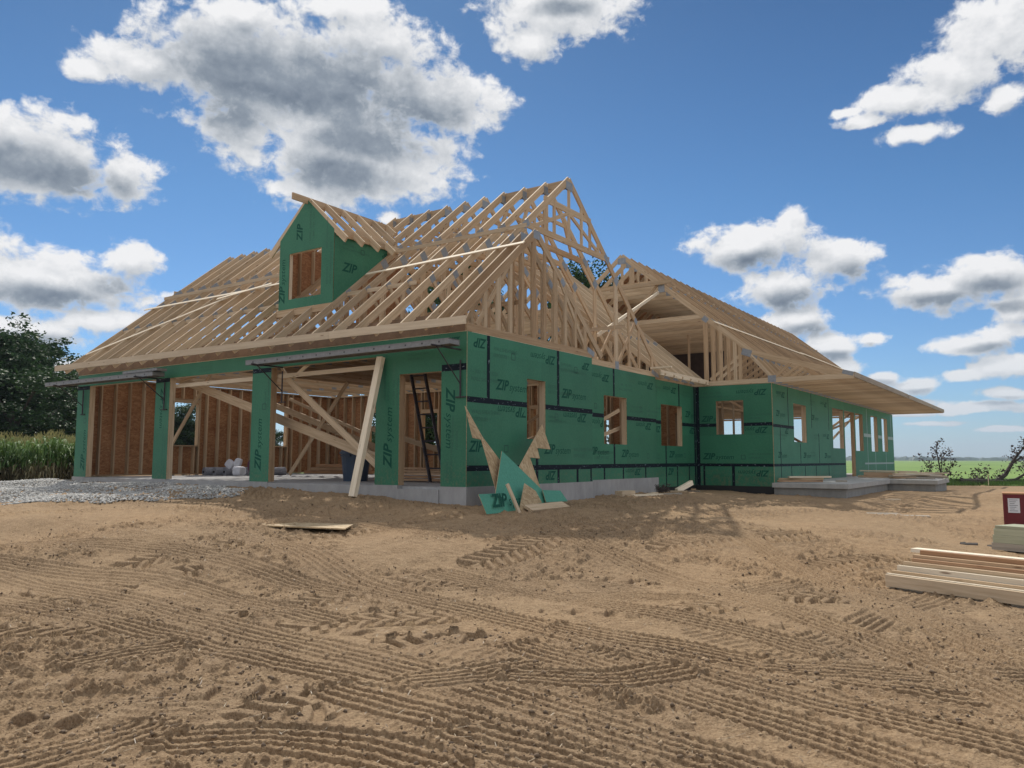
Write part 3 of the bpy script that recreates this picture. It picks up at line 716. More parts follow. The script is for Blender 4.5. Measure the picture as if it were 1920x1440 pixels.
wPT = wall(lambda s, z, d: (s, 13.3 + d, z), -8.0, -1.0, -.15, 2.7, [(-1.78, -1.62, .8, 2.0), (-5, -4, -.15, 2.1)], name='partition_wall', mats=[OSB, OSB, OSB_PALE])
framed(wPT, lambda s, z, d: (s, 12.75 + d, z), -8.0, -.95, [])
# connector's bare left wall + one inner partition that shows behind the windows
framed(endw, lambda s, z, d: (-3.0 + d, s, z), 9.4, 12.4, [(10.2, 11.1)], 0)

# dark damp proof strip under walls C and D
mb = MB(); mb.aabb(XC - .1, XC + .004, 9.13, YM - .02, -.8, -.301); mb.aabb(XC - .1, XE + .004, YM - .006, YM + .1, -.9, -.301)
mb.build('foundation_membrane', MEMB, HOUSE)
K_ = .8333
# foundation: slab, stem walls
mb = MB()
mb.aabb(GL - .02, -.12, .10, 4.5, -.14, -.02); mb.aabb(GL - .02, XB - .151, 4.501, GD, -.14, -.0205)
mb.aabb(-12.96, -9.78, -.02, .099, -.5, -.022); mb.aabb(-9.17, -5.99, -.02, .099, -.5, -.023); mb.aabb(-5.35, -2.21, -.02, .099, -.5, -.0235); mb.aabb(-1.60, -.58, -.06, .099, -.7, -.06)
for x0, x1 in ((GL - .03, -12.961), (-9.779, -9.171), (-5.989, -5.351), (-2.209, -1.601)): mb.aabb(x0, x1, -.03, .099, -.6, -.002)
mb.aabb(-.579, .035, -.035, .099, -.8, -.002)
mb.aabb(-.119, .036, .1, 4.55, -.8, -.001)
mb.aabb(XB - .15, XB + .035, 4.551, 9.14, -.9, -.001)
mb.aabb(GL - .03, GL + .1, .1, GD, -.6, -.15)
mb.build('foundation', CONC, HOUSE)
mb = MB(); mb.aabb(-8.2, XE - .02, YM + .11, YEND, -.8, -.21); mb.aabb(-3, XC - .11, 9.15, YM + .1, -.5, -.05); mb.build('floor_slab', SLAB, HOUSE)
# porch slab with its recessed stem wall
mb = MB(); zt = -.185
poly = [(1.60, 12.30), (3.68, 12.30), (3.70, 18.6), (5.15, 18.4), (5.15, 21.6), (3.70, 21.8), (3.70, 32.6), (1.60, 32.6)]
mb.slab([(x, y, zt - .13) for x, y in poly], (0, 0, .13))
mb.build('porch_slab', SLABD, HOUSE)
mb = MB(); mb.slab([(-3.45, 14.2, 7.44), (-3.45, 33.2, 7.44), (-8.75, 33.2, 3.02), (-8.75, 14.2, 3.02)], Vector((-K_, 0, 1)).normalized() * .012); mb.build('roof_light_block', [OSB], HOUSE)  # unseen sheet added on the left slope to keep light out of the attic
mb = MB(); poly = [(1.63, 12.38), (3.60, 12.38), (3.61, 18.7), (5.07, 18.5), (5.07, 21.5), (3.61, 21.7), (3.61, 32.5), (1.63, 32.5)]
mb.slab([(x, y, -1.1) for x, y in poly], (0, 0, .785)); mb.build('porch_foundation', CONCD, HOUSE)

# ------------------------------------------------------------ trusses
def truss_mesh(name, members, plates, P):
    """members: (s0,z0,s1,z1,depth,thickness-index,mat); P maps (s,z,o)->xyz"""
    mb = MB(); n = 0
    for i, mm in enumerate(members):
        (a, z0, c, z1, w, k) = mm[:6]; mi = mm[6] if len(mm) > 6 else 0
        A, B = Vector((a, 0, z0)), Vector((c, 0, z1)); d = (B - A); u = d.normalized(); nn = Vector((-u.z, 0, u.x))
        th = .038 - .0010 * k - .0002 * (i % 5)
        loc = []
        off = (random.uniform(0, 90),) * 3; L = d.length; t = random.random()
        vs, gs = [], []
        for e in (0, 1):
            for j in (-.5, .5):
                for q in (-.5, .5):
                    v = A + d * e + nn * w * j
                    vs.append(P(v.x, v.z, th * q)); gs.append((off[0] + L * e, off[1] + w * j, off[2] + th * q))
        mb.add(vs, [(0, 1, 3, 2), (4, 6, 7, 5), (0, 4, 5, 1), (2, 3, 7, 6), (0, 2, 6, 4), (1, 5, 7, 3)], mi, gs, t)
    pb = mb
    for (s, z, w, h, r_) in plates:
        c, sn = math.cos(r_), math.sin(r_)
        for sd in (-.0205, .0205):
            q = [(-w / 2, -h / 2), (w / 2, -h / 2), (w / 2, h / 2), (-w / 2, h / 2)]
            vs = [P(s + c * x - sn * y, z + sn * x + c * y, sd) for x, y in q] + [P(s + c * x - sn * y, z + sn * x + c * y, sd * .9) for x, y in q]
            pb.add(vs, [(0, 1, 2, 3), (0, 4, 5, 1), (1, 5, 6, 2), (2, 6, 7, 3), (3, 7, 4, 0)], 3)
    return mb.mesh(name, [WOOD, RED_WOOD, PALE, GALV]), None
def place_truss(mesh, loc, jit=True):
    me, pm = mesh
    o = link('roof_truss', me, HOUSE, loc)
    if pm: link('truss_plates', pm, o)
    return o
K = .8333
def PXs(x0=0): return lambda s, z, o: (o, s, z)     # spans along Y, thickness along X
def PYs(): return lambda s, z, o: (s, o, z)         # spans along X, thickness along Y
# tall garage truss: eave (Y=-.46), peak (4.57,7.07)
cw = .150; ch = cw / 2 * math.sqrt(1 + K * K)       # vertical half depth of the chord
def zf(y): return 3.30 + K * y - ch
def zb(y): return 3.30 + K * (9.14 - y) - ch
PKY = 4.57
def garage_truss(end=False, attic=True):
    m_ = [(-.46, zf(-.46), PKY, zf(PKY), cw, 0), (PKY, zb(PKY), 9.60, zb(9.60), cw, 0.5), (0, 2.83, 9.14, 2.83, .14, 1)]
    tie = 5.50
    yl = (tie - zf(0)) / K; yr = 9.14 - yl
    m_ += [(yl - .15, tie, yr + .15, tie, .14, 2)]
    if end:
        for y in [q for q in np.arange(3.1, 6.3, .41) if abs(q - PKY) > .3]: m_.append((y, tie + .05, y, min(zf(y), zb(y)) - .03, .089, 3))
        m_ += [(2.25, 2.88, 2.25, zf(2.25), .14, 3, 0), (6.88, 2.88, 6.88, zb(6.88), .19, 3), (7.6, 2.9, 7.6, zb(7.6), .089, 3), (8.2, 2.9, 8.2, zb(8.2), .089, 3),
               (7.0, 2.95, 8.0, zb(8.0), .089, 4), (2.2, 3.0, 1.2, zf(1.2), .089, 4), (5.6, zf(4.57) - .75, 3.5, zf(4.57) - .75, .14, 4),
               (3.0, 5.5, PKY, 6.2, .089, 5), (6.14, 5.5, PKY, 6.2, .089, 5), (PKY, 5.5, PKY, 7.0, .089, 5)]
        m_ += [(9.0, 2.8, 9.0, 3.3, .14, 3)]
    else:
        m_ += [(2.25, 2.88, 2.25, zf(2.25), .14, 3), (6.89, 2.88, 6.89, zb(6.89), .14, 3), (2.2, 2.95, 1.15, zf(1.15), .089, 4), (6.94, 2.95, 8.0, zb(8.0), .089, 4),
               (PKY, 5.5, PKY, 6.95, .089, 3), (3.4, 5.5, 3.85, zf(3.85), .089, 4), (5.74, 5.5, 5.29, zb(5.29), .089, 4), (3.7, 6.2, 5.44, 6.2, .089, 5),
               (.95, 2.88, .95, zf(.95), .089, 5), (2.28, 4.9, 3.0, 5.5, .089, 5), (6.86, 4.9, 6.14, 5.5, .089, 5)]
    pl = [(PKY, 6.85, .3, .2, 0), (yl, 5.5, .26, .16, .69), (yr, 5.5, .26, .16, -.69), (2.25, zf(2.25) - .05, .2, .2, .69), (6.89, zb(6.89) - .05, .2, .2, -.69),
          (9.09, 2.86, .3, .12, -.3), (1.15, zf(1.15), .16, .14, .69), (8, zb(8), .16, .14, -.69), (2.25, 2.86, .2, .16, 0), (6.89, 2.86, .2, .2, 0)]
    return truss_mesh('roof_truss', m_, pl, PXs())
TG = [garage_truss() for _ in range(3)]; TGE = garage_truss(True)
NT = 22
dormer_x = (-6.06, -4.25)
for i in range(NT):
    x = -.60 - .61 * i
    place_truss(TGE if i == 0 else TG[i % 3], (x + random.uniform(-.006, .006), 0, 0))
# small gable trusses over wall A
def small_truss(end):
    pk = 2.275
    m_ = [(-.46, zf(-.46), pk, zf(pk), cw, 0), (pk, zf(pk), 5.01, zf(2 * pk - 5.01), cw, .5), (0, 2.83, 4.55, 2.83, .14, 1)]
    for y in np.arange(.55, 4.3, .41): m_.append((y, 2.88, y, min(zf(y), zf(2 * pk - y)) - .03, .14 if int(y * 10) % 3 == 0 else .089, 3))
    if end: m_ += [(.3, 2.9, 1.5, zf(1.5), .089, 5), (4.3, 2.9, 3.1, zf(1.45), .089, 5)]
    pl = [(pk, zf(pk) - .06, .24, .18, 0), (4.5, 2.88, .3, .12, -.3), (3.3, zf(1.25), .18, .14, -.69)]
    return truss_mesh('roof_truss', m_, pl, PXs())
ts0 = small_truss(True)
place_truss(ts0, (-.02, 0, 0)); place_truss(ts0, (-.33, 0, 0))
# connector trusses, spanning along X, ridge at X=-5.4
def zc(x): return 7.08 - K * abs(x + 5.38) - ch
def connector(y):
    m_ = []; xlo = -10.6
    def clip(x0, x1, s=1):
        return x0, x1
    lim = -.34
    if y < GD:
        zr = 3.3 + K * (9.14 - y) + .1
        lim = min(lim, -5.38 + (7.08 - zr) / K)
    m_ += [(-5.38, zc(-5.38), lim, zc(lim), cw, 0), (-5.38, zc(-5.38), -10.76 - lim if y < GD else -10.4, zc(-10.76 - lim if y < GD else -10.4), cw, .5)]
    pl = [(-5.38, 6.9, .26, .2, 0)]
    if y >= GD:
        m_ += [(-10.0, 2.83, -.80, 2.83, .14, 1), (-7.5, 5.0, -3.3, 5.0, .14, 2), (-3.3, 2.9, -3.3, zc(-3.3), .14, 3), (-2.0, 2.9, -2.0, zc(-2.0), .089, 3), (-3.2, 3.0, -2.0, zc(-2.0), .089, 4), (-5.38, 5.0, -5.38, 6.9, .089, 3), (-7.5, 2.9, -7.5, zc(-7.5), .14, 3)]
        pl += [(-.85, 2.9, .3, .12, -.3), (-2.0, zc(-2), .16, .14, -.69)]
    return truss_mesh('roof_truss', m_, pl, PYs())
yy = 12.30; full = connector(12.3)
while yy > 5.4:
    place_truss(full if yy >= GD else connector(yy), (0, yy, 0)); yy -= .61 if yy > GD else .61
# main house: ridge X=-3.3 z 7.42, break at X=1.0, porch eave X=3.85
def zm(x): return 7.42 - K * abs(x + 3.3) - ch
cp = .14; cph = cp / 2 * 1.05
def zp(x): return 3.84 - .30 * (x - .86) - cph
def main_truss(first=False):
    m_ = [(-3.3, zm(-3.3), 1.02, zm(1.02), cw, 0), (-3.3, zm(-3.3), -8.72, zm(-8.72), cw, .5), (-8.2, 2.83, 3.87, 2.84, .14, 1),
          (.80, zp(.80), 3.85, zp(3.85), cp, 1.5), (-4.68, 6.27, -1.92, 6.27, .14, 2), (-6.2, 4.98, -.40, 4.98, .14, 2),
          (-3.3, 6.2, -3.3, 7.3, .089, 3), (-2.4, 6.3, -2.4, zm(-2.4), .089, 3), (-.42, 2.9, -.42, zm(-.42), .14, 3), (-6.18, 2.9, -6.18, zm(-6.18), .14, 3),
          (.86, zp(.86), 1.62, 2.88, .089, 4), (.86, zp(.86), -.32, 2.95, .089, 4), (1.62, 2.88, 2.3, zp(2.3), .089, 4), (2.3, zp(2.3), 2.75, 2.88, .089, 4)]
    if first:
        m_ = m_[:3] + m_[3:9]
        for x in (-.42, -.17, .06, .30, .50, .66): m_.append((x, 2.9, x, zm(x) - .02, .105, 3))
        m_ += [(-2.9, 6.3, -2.9, zm(-2.9), .089, 3.5), (.86, zp(.86), 1.62, 2.88, .089, 4), (.84, zp(.84), -.30, 2.95, .089, 4), (.7, 3.45, -.05, 2.93, .089, 5), (1.62, 2.88, 2.2, zp(2.2), .089, 4), (-1.92, 6.27, -3.1, 5.1, .089, 5)]
    pl = [(-3.3, 7.15, .3, .2, 0), (-1.88, zm(-1.88) - .1, .22, .26, 0), (.86, 3.72, .30, .20, -.35), (-.42, zm(-.42) - .05, .2, .16, -.69), (1.6, 2.88, .24, .2, 0), (3.72, 2.93, .3, .12, -.29)]
    return truss_mesh('roof_truss', m_, pl, PYs())
TM = main_truss(); TM1 = main_truss(True)
y = YM + .03; i = 0
while y < YEND + .5 and i < 34:
    place_truss(TM1 if i == 0 else TM, (0, y + random.uniform(-.006, .006), 0)); y += .61; i += 1
print('trusses', i)
mb = MB(); mb.aabb(-6.1, -.5, 20.2, 20.21, 2.92, 4.9); mb.build('attic_shade_panel', ATTIC_SHADE, HOUSE)  # added dark panel, its colour stands in for the unlit attic depth
mb = MB(); [MB().aabb(x_, x_ + .038, 15.24, 15.38, 2.92, 4.88).build('attic_stud', WOOD, HOUSE) for x_ in (-.62, -.95, -1.06, -2.1)]
mb = MB(); mb.aabb(-.37, -.332, 9.0, 12.55, 2.79, 2.93, t=.8); mb.build('fascia_board', PALE, HOUSE)
mb = MB(); mb.aabb(-.58, .02, 8.85, 8.94, 2.96, 3.0, t=.9); mb.build('lookout', PALE, HOUSE)
# porch fascia: two runs, the far one set out a little
mb = MB(); mb.aabb(3.86, 3.898, 12.6, 21.9, 2.80, 2.95); mb.build('fascia_board', WEATHER, HOUSE)
mb = MB(); mb.aabb(3.90, 3.938, 21.91, 32.6, 2.78, 2.93); mb.build('fascia_board', WEATHER, HOUSE)
# front fascia board of the garage, and the board it laps
mb = MB(); mb.bar((-13.88, -.50, 2.93), (-3.0, -.50, 2.875), .145, .038, mi=0, t=.25); mb.build('fascia_board', PALE, HOUSE)
mb = MB(); mb.bar((-2.995, -.50, 2.875), (.36, -.50, 2.845), .145, .038, mi=0, t=.35); mb.build('fascia_board', PALE, HOUSE)
mb = MB(); mb.aabb(GL, -.02, .004, .14, 2.7505, 2.7585, t=.9); mb.aabb(-.14, -.005, .141, 4.5, 2.7505, 2.7585); mb.build('top_plate', PALE, HOUSE)
mb = MB(); mb.aabb(GL, -.04, -.014, -.002, 2.765, 3.12); mb.build('eave_blocking', EAVE, HOUSE)
mb = MB(); mb.aabb(-9.2, -.72, 1.2, 6.8, 2.906, 2.921); mb.build('attic_light_block', OSB, HOUSE)  # sheet added over the chords to block overhead light and darken the garage
# ridge blocking boards
for x0, x1 in ((-2.42, -1.82), (-1.79, -1.22), (-1.18, -.62), (-6.25, -5.5), (-5.46, -4.89), (-4.85, -4.29)):
    mb = MB(); mb.aabb(x0 + .02, x1, 4.55, 4.588, 6.80, 7.02, t=.35); mb.build('ridge_block', WOOD, HOUSE)
# battens nailed across the rafters
def slope(x, y, l=.02): return Vector((x, y, 3.30 + K * y + l))
up_n = Vector((0, -K, 1)).normalized()
for (x0, y0, x1, y1, l) in ((-13.85, 1.96, -8.3, 1.93, .012), (-8.9, 1.90, -6.1, 1.97, .032), (-13.3, .02, -9.4, 1.80, .012), (-9.9, 1.70, -8.0, 1.98, .052), (-4.2, 1.62, 0.05, 1.73, .012)):
    mb = MB(); a, b_ = slope(x0, y0, l), slope(x1, y1, l); mb.bar(a, b_, .019, .085, up_n, t=.95); mb.build('batten', PALE, HOUSE)
mb = MB(); up2 = Vector((K, 0, 1)).normalized()
def slope2(x, y, l=.012): return Vector((x, y, 7.42 - K * (x + 3.3) + l))
mb.bar(slope2(-.05, 12.4), slope2(-.40, 24), .019, .085, up2, t=.9); mb.build('batten', PALE, HOUSE)
mb = MB(); mb.bar(slope2(-.42, 23.6, .032), slope2(-.55, 32.8, .032), .019, .085, up2, t=.9); mb.build('batten', PALE, HOUSE)
# bottom chord runners inside the garage roof and webs' lateral braces
for (y_, z_) in ((2.35, 5.3), (1.1, 4.1), (2.35, 3.7), (6.8, 3.8)):
    mb = MB(); mb.bar((-13.5, y_, z_), (-.3 if y_ > 2 else -2.2, y_, z_ + .02), .089, .019); mb.build('lateral_brace', WOOD, HOUSE)
# big brace crossing the gap towards the main roof
mb = MB(); mb.bar((-.95, 6.55, 3.62), (-1.96, 12.54, 5.90), .089, .038, t=.9); mb.build('lateral_brace', PALE, HOUSE)
mb = MB(); mb.bar((-3.7, 12.5, 6.18), (-1.5, 12.52, 6.22), .13, .05); mb.build('header_beam', WOOD, HOUSE)

# ------------------------------------------------------------ dormer
DORM = empty('dormer'); DORM.parent = HOUSE
dx0, dx1, dy, dzb, dze, dzp = -6.06, -4.25, .69, 3.87, 5.50, 6.33; dxm = (dx0 + dx1) / 2
mb = MB(); T = .012
wx0, wx1, wz0, wz1 = -5.72, -4.645, 4.09, 5.15
def fq(pts, mi, d=0): mb.add([(x, dy + d, z) for x, z in pts], [tuple(range(len(pts)))], mi, [(x, z, 0) for x, z in pts], .5)
for d, mi in ((0, 0), (T, 1)):
    fq([(dx0, dzb), (wx0, dzb), (wx0, dze), (dx0, dze)], mi, d); fq([(wx1, dzb), (dx1, dzb), (dx1, dze), (wx1, dze)], mi, d)
    fq([(wx0, dzb), (wx1, dzb), (wx1, wz0), (wx0, wz0)], mi, d); fq([(wx0, wz1), (wx1, wz1), (wx1, dze), (wx0, dze)], mi, d)
    fq([(dx0, dze), (dx1, dze), (dxm, dzp)], mi, d)
ye = (dze - 3.31) / K
for xx, sg in ((dx1, 1), (dx0, -1)):
    for d, mi in ((0, 0), (-T * sg, 1)):
        pts = [(dy + .013, (dzb + .011)), (dy + .013, dze), (ye, dze)]
        mb.add([(xx + d, y_, z_) for y_, z_ in pts], [(0, 1, 2)], mi, [(y_, z_, 0) for y_, z_ in pts], .5)
dwall = mb.build('dormer_wall', [GREEN, OSB], DORM); WMB[dwall.name] = (mb, [GREEN, OSB])
mb = MB()
for x0, x1 in ((wx0 - .04, wx0 - .001), (wx1 + .001, wx1 + .04)): mb.aabb(x0, x1, dy + .013, dy + .10, wz0, wz1, t=.8)
mb.aabb(wx0 - .04, wx1 + .04, dy + .013, dy + .10, wz1 + .001, wz1 + .09); mb.aabb(wx0 - .04, wx1 + .04, dy + .013, dy + .10, wz0 - .04, wz0 - .001)
mb.build('window_frame', PALE, DORM)
for sg, xx in ((-1, dx0 + .013), (1, dx1 - .013)):
    y_ = dy + .12
    while y_ < ye - .2:
        mb = MB(); mb.aabb(min(xx, xx - sg * .089), max(xx, xx - sg * .089), y_, y_ + .038, 3.32 + K * y_, dze - .05); mb.build('stud', WOOD, DORM); y_ += .4
mb = MB(); mb.add([(dx0 + .12, 3.0, 3.4), (dx1 - .12, 3.0, 3.4), (dx1 - .12, 3.0, 5.4), (dx0 + .12, 3.0, 5.4)], [(0, 1, 2, 3)]); mb.add([(dx0 + .12, 3.012, 3.4), (dx1 - .12, 3.012, 3.4), (dx1 - .12, 3.012, 5.4), (dx0 + .12, 3.012, 5.4)], [(3, 2, 1, 0)])
mb.build('back_panel', OSB, DORM)
mb = MB(); mb.bar((dxm, .26, 6.30), (dxm, 3.62, 6.30), .15, .038, t=.3); mb.build('ridge_board', WOOD, DORM)
mb = MB(); mb.aabb(dx0 - .02, dx1 + .02, dy - .05, dy - .003, 3.70, 3.855, t=.4); mb.build('sill_board', WOOD, DORM)
kd = .875
for i in range(6):
    y_ = .71 + i * .50
    for sg in (-1, 1):
        ex = 1.27
        zend = 6.36 - kd * ex
        lim_z = 3.30 + K * y_ + .12
        if zend < lim_z: ex = (6.36 - lim_z) / kd
        if ex < .15: continue
        A = Vector((dxm + sg * .02, y_, 6.30)); B = Vector((dxm + sg * ex, y_, 6.30 - kd * (ex - .02)))
        mb = MB(); mb.bar(A, B, .14, .038, t=.8); mb.build('rafter', WOOD, DORM)
        if ex > 1.2 and i < 4:
            b2 = MB(); b2.aabb(min(dxm + sg * .93, dxm + sg * .968), max(dxm + sg * .93, dxm + sg * .968), y_ + .02, y_ + .48, 5.36, 5.50); b2.build('blocking', WOOD, DORM)
s_ = Stamp(lambda s, z, d: (s, dy + d, z))
S_D = s_; s_.logo(-5.86, 4.0, .19, UP); s_.logo(-5.30, 5.38, .19, UP, False); s_.code(-5.0, 5.35, .4, UP, 2); s_.code(-4.42, 4.3, .4, UP); s_.code(-4.45, 5.1, .3, UP, 1)
s_.done(dwall)
s_ = Stamp(W_x(dx1)); s_.logo(.93, 4.62, .20, 0, False); s_.code(.95, 5.2, .35, 0, 2); s_.mark(1.5, 5.1, .1); s_.logo(2.45, 5.28, .12, PI, False); WMB[dwall.name] = (WMB[dwall.name][0], [GREEN, OSB, INK, INK2]); s_.done(dwall)

# ------------------------------------------------------------ studs become parts
showl = [x for x in studs_vis if x[0]]; rest = [x for x in studs_vis if not x[0]]
lim = 100
for _, b, w in showl[:lim]: b.build('stud', WOOD, w)
parents = {}
for _, b, w in rest + showl[lim:]:
    q = parents.setdefault(w.name, (w, MB()))[1]
    q.add(b.v, b.f, 0, b.g, random.random())
for w, q in parents.values(): tag(q.build('stud', WOOD, w), kind='stuff')
print('studs', len(showl), len(rest))

# ------------------------------------------------------------ braces inside the garage (nailed to the frame)
def brace(p, q, w=.089, th=.038, m=WOOD, up=(0, 0, 1)):
    mb = MB(); mb.bar(p, q, w, th, up); return mb.build('brace', m, HOUSE)
brace((-9.40, .20, 2.26), (-2.25, .20, 2.28), .089, .038, PALE)
brace((-5.15, .26, 2.22), (-2.20, .26, .22), .13, .038, WOOD)
brace((-9.95, .60, 2.56), (-2.75, .60, .50), .20, .038, WOOD)
brace((-8.6, .75, 2.62), (-10.2, .75, .85), .09, .038)
brace((-9.25, .32, 2.37), (-8.0, .32, 2.60), .07, .038)
brace((-5.2, .34, 2.20), (-5.55, .34, 2.62), .07, .038, PALE); brace((-5.1, .34, 2.20), (-4.35, .34, 2.62), .07, .038, PALE)
brace((-8.30, 5, 2.70), (-10.75, 5, .02), .12, .038); brace((-11.9, 5.2, 2.2), (-7.3, 5.2, .80), .19, .038)
brace((-6.9, 4.6, 1.32), (-4.5, 4.6, .72), .14, .038); brace((-12.8, 6.6, 2.5), (-9.0, 6.6, 1.2), .1, .038)
brace((-3.9, 5.2, .4), (-2.0, 8.9, 1.9), .089, .038); brace((-5.6, 7.2, .5), (-3.2, 8.9, 2.3), .089, .038); brace((-1.6, 5.6, .8), (-.75, 7.3, 1.75), .089, .038); brace((-1.9, 5.6, .5), (-.75, 7.6, 1.35), .089, .038)
brace((-1.0, 15, -.1), (1.4, 15.1, 2.6), .089, .038); brace((-1, 16, 2.6), (1.42, 21.5, .3), .089, .038); brace((-.5, 20.5, .3), (1.4, 24, 2.4), .089, .038); brace((1.3, 19, .7), (1.3, 25, 2.3), .089, .038); brace((-3, 22, -.1), (1, 29, 2.6), .089, .038); brace((0.3, 13.8, 1.0), (1.0, 15.6, 2.4), .089, .038)
HZD = 2.1e-4

# ------------------------------------------------------------ scaffold planks and brackets
def bracket(x, label, drop=.52):
    o = empty('scaffold_bracket', (x, 0, 0), label, 'bracket', 'wall brackets carrying the walk planks')
    mb = MB(); mb.tube([(0, -.03, 2.44 - drop + .42), (0, -.03, 2.44 - drop - .25)], .016, 8); mb.build('upright', STEEL, o)
    mb = MB(); mb.tube([(0, -.03, 2.42), (0, -.82, 2.42)], .016, 8); mb.build('arm', STEEL, o)
    mb = MB(); mb.tube([(0, -.70, 2.42), (0, -.04, 2.44 - drop)], .011, 8); mb.build('strut', STEEL, o)
    mb = MB(); mb.box((0, -.02, 2.44 - drop - .24), (.22, 0, 0), (0, .03, 0), (0, 0, .02)); mb.build('foot_plate', STEEL, o)
bracket(-13.25, 'dark steel wall bracket above the leftmost green post')
bracket(-9.35, 'dark steel wall bracket by the second green post from the left')
bracket(-4.95, 'dark steel wall bracket at the top of the third garage opening')
bracket(-.12, 'steel wall bracket beside the house corner above the walk door', .62)
def plank(p, q, label):
    p, q = Vector(p), Vector(q); d = (q - p); L = d.length; u = d.normalized()
    o = empty('walk_plank', p, label, 'walk plank')
    side = Vector((0, 1, 0)); up = u.cross(side).normalized(); up = up if up.z > 0 else -up
    mb = MB(); c = u * (L / 2)
    mb.box(c + up * .05, u * L, side * .30, up * .004)
    for s in (-1, 1):
        mb.box(c + side * s * .15, u * L, up * .085, side * .006); mb.box(c + side * s * .14 - up * .05, u * L, side * .03, up * .006)
        mb.box(c + side * s * .155 + up * .045, u * L, up * .012, side * .010); mb.box(c + side * s * .155 - up * .045, u * L, up * .012, side * .010)
    k = .25
    while k < L - .1:
        mb.box(u * k - side * .1545, u * .035, up * .03, side * .002, 1); k += .39
    mb.build('deck', [ALU, ALU_D], o)
    MB().box(u * .02, u * .03, side * .29, up * .08).build('end_cap', ALU, o); MB().box(u * (L - .02), u * .03, side * .29, up * .08).build('end_cap', ALU, o)
plank((-14.25, -.42, 2.50), (-8.98, -.42, 2.49), 'left aluminium walk plank reaching past the left end of the garage front')
plank((-5.48, -.42, 2.50), (.05, -.42, 2.50), 'right aluminium walk plank ending near the house corner')
thing(MB().box((-9.6, -.42, 2.59), (1.5, 0, 0), (0, .26, 0), (0, 0, .06)), 'plank_section', ALU, 'short aluminium plank section lying on the right end of the left walk plank', 'plank section')

# long timber leaning on the header
mb = MB(); mb.bar((-2.14, -.62, -.20), (-2.03, -.07, 2.42), .09, .14, (0, 1, 0), t=.9)
thing(mb, 'leaning_timber', PALE, 'long pale timber leaning against the garage header in front of the third opening', 'timber')

# things inside the garage
lad = empty('ladder', (-2.45, 1.9, 0), 'tall dark ladder leaning inside the garage behind the walk door opening', 'ladder')
A0, A1 = Vector((0, 0, 0)), Vector((-.88, .25, 2.62)); sh = Vector((.40, 0, 0))
for s in (0, 1): MB().bar(A0 + sh * s, A1 + sh * s, .08, .03, (0, 1, 0)).build('rail', STEEL, lad)
for i in range(1, 9): t_ = i * .29 / A1.z; MB().tube([A0 + A1 * 0 + (A1 - A0) * t_, (A1 - A0) * t_ + sh], .017, 8).build('rung', STEEL, lad)
binb = empty('rubbish_bin', (-4.80, 2.0, -.02), 'tall blue plastic bin with a lid standing behind the leaning timber', 'bin')
def frustum(mb, z0, z1, r0, r1, n=20, sq=.75, closed=True):
    vs = []
    for z, r_ in ((z0, r0), (z1, r1)):
        for k in range(n):
            a = 2 * PI * k / n; c, s = math.cos(a), math.sin(a); e = lambda v: math.copysign(abs(v) ** sq, v)
            vs.append((r_ * e(c), r_ * e(s), z))
    mb.add(vs, [(k, (k + 1) % n, n + (k + 1) % n, n + k) for k in range(n)] + ([tuple(range(n - 1, -1, -1)), tuple(range(n, 2 * n))] if closed else []))
mb = MB(); frustum(mb, 0, .62, .25, .31); mb.build('body', BIN, binb)
mb = MB(); frustum(mb, .621, .66, .345, .345); frustum(mb, .661, .71, .335, .30); mb.build('lid', BIN, binb)
mb = MB(); mb.box((0, -.32, .58), (.3, 0, 0), (0, .05, 0), (0, 0, .03)); mb.build('handle', BIN, binb)
roll_l = ['leftmost grey fabric roll on the garage floor', 'second grey fabric roll from the left on the garage floor', 'middle grey fabric roll of the five on the garage floor', 'fourth grey fabric roll from the left on the garage floor', 'rightmost grey fabric roll beside the bags']
for i in range(5):
    x0 = -12.95 + i * .27; y0 = 3.55 + i * .17
    mb = MB(); n = 18
    mb.tube([(x0, y0, .09), (x0 + .22, y0 + 1.3, .09)], .14, n)
    o = thing(mb, 'fabric_roll', ROLL, roll_l[i], 'roll', 'grey rolls on the garage floor')
    MB().tube([(x0 - .006, y0 - .03, .09), (x0, y0 + .02, .09)], .035, 12).build('core', STEEL, o)
def bag(c, size, m_, label, rz=0, tilt=0):
    n = 10; mb = MB(); vs = []; fs = []
    for i in range(n + 1):
        for k in range(16):
            th_ = PI * i / n; ph = 2 * PI * k / 16
            e = lambda v, p_=.38: math.copysign(abs(v) ** p_, v)
            x = e(math.sin(th_)) * e(math.cos(ph)); y = e(math.sin(th_)) * e(math.sin(ph)); z = e(math.cos(th_), .8)
            w_ = 1 + .08 * math.sin(5 * x + 3 * y + c[0] * 7)
            vs.append(Vector((x * size[0] * w_, y * size[1] * w_, z * size[2])))
    R_ = Matrix.Rotation(rz, 3, 'Z') @ Matrix.Rotation(tilt, 3, 'Y')
    vs = [R_ @ v + Vector(c) for v in vs]
    fs = [(i * 16 + k, i * 16 + (k + 1) % 16, (i + 1) * 16 + (k + 1) % 16, (i + 1) * 16 + k) for i in range(n) for k in range(16)]
    mb.add(vs, fs); return thing(mb, 'bag', m_, label, 'bag')
bag((-11.75, 3.6, .33), (.13, .09, .12), BAGW, 'upper white bag tilted on the grey rolls', .4, .7)
bag((-11.15, 3.45, .36), (.10, .09, .14), BAGW, 'middle white bag standing against the purple sack', .4, .3)
bag((-10.75, 3.2, .14), (.16, .14, .13), BAGW, 'lowest white bag on the floor by the third green post', .2, 0)
bag((-11.0, 4.1, .28), (.38, .2, .22), BAGP, 'dark purple sack behind the white bags', .3, 0)
def board(p, q, w, th, m_, label, group=None, up=(0, 0, 1), name='lumber_board', cat='board'):
    mb = MB(); mb.bar(p, q, w, th, up); return thing(mb, name, m_, label, cat, group)
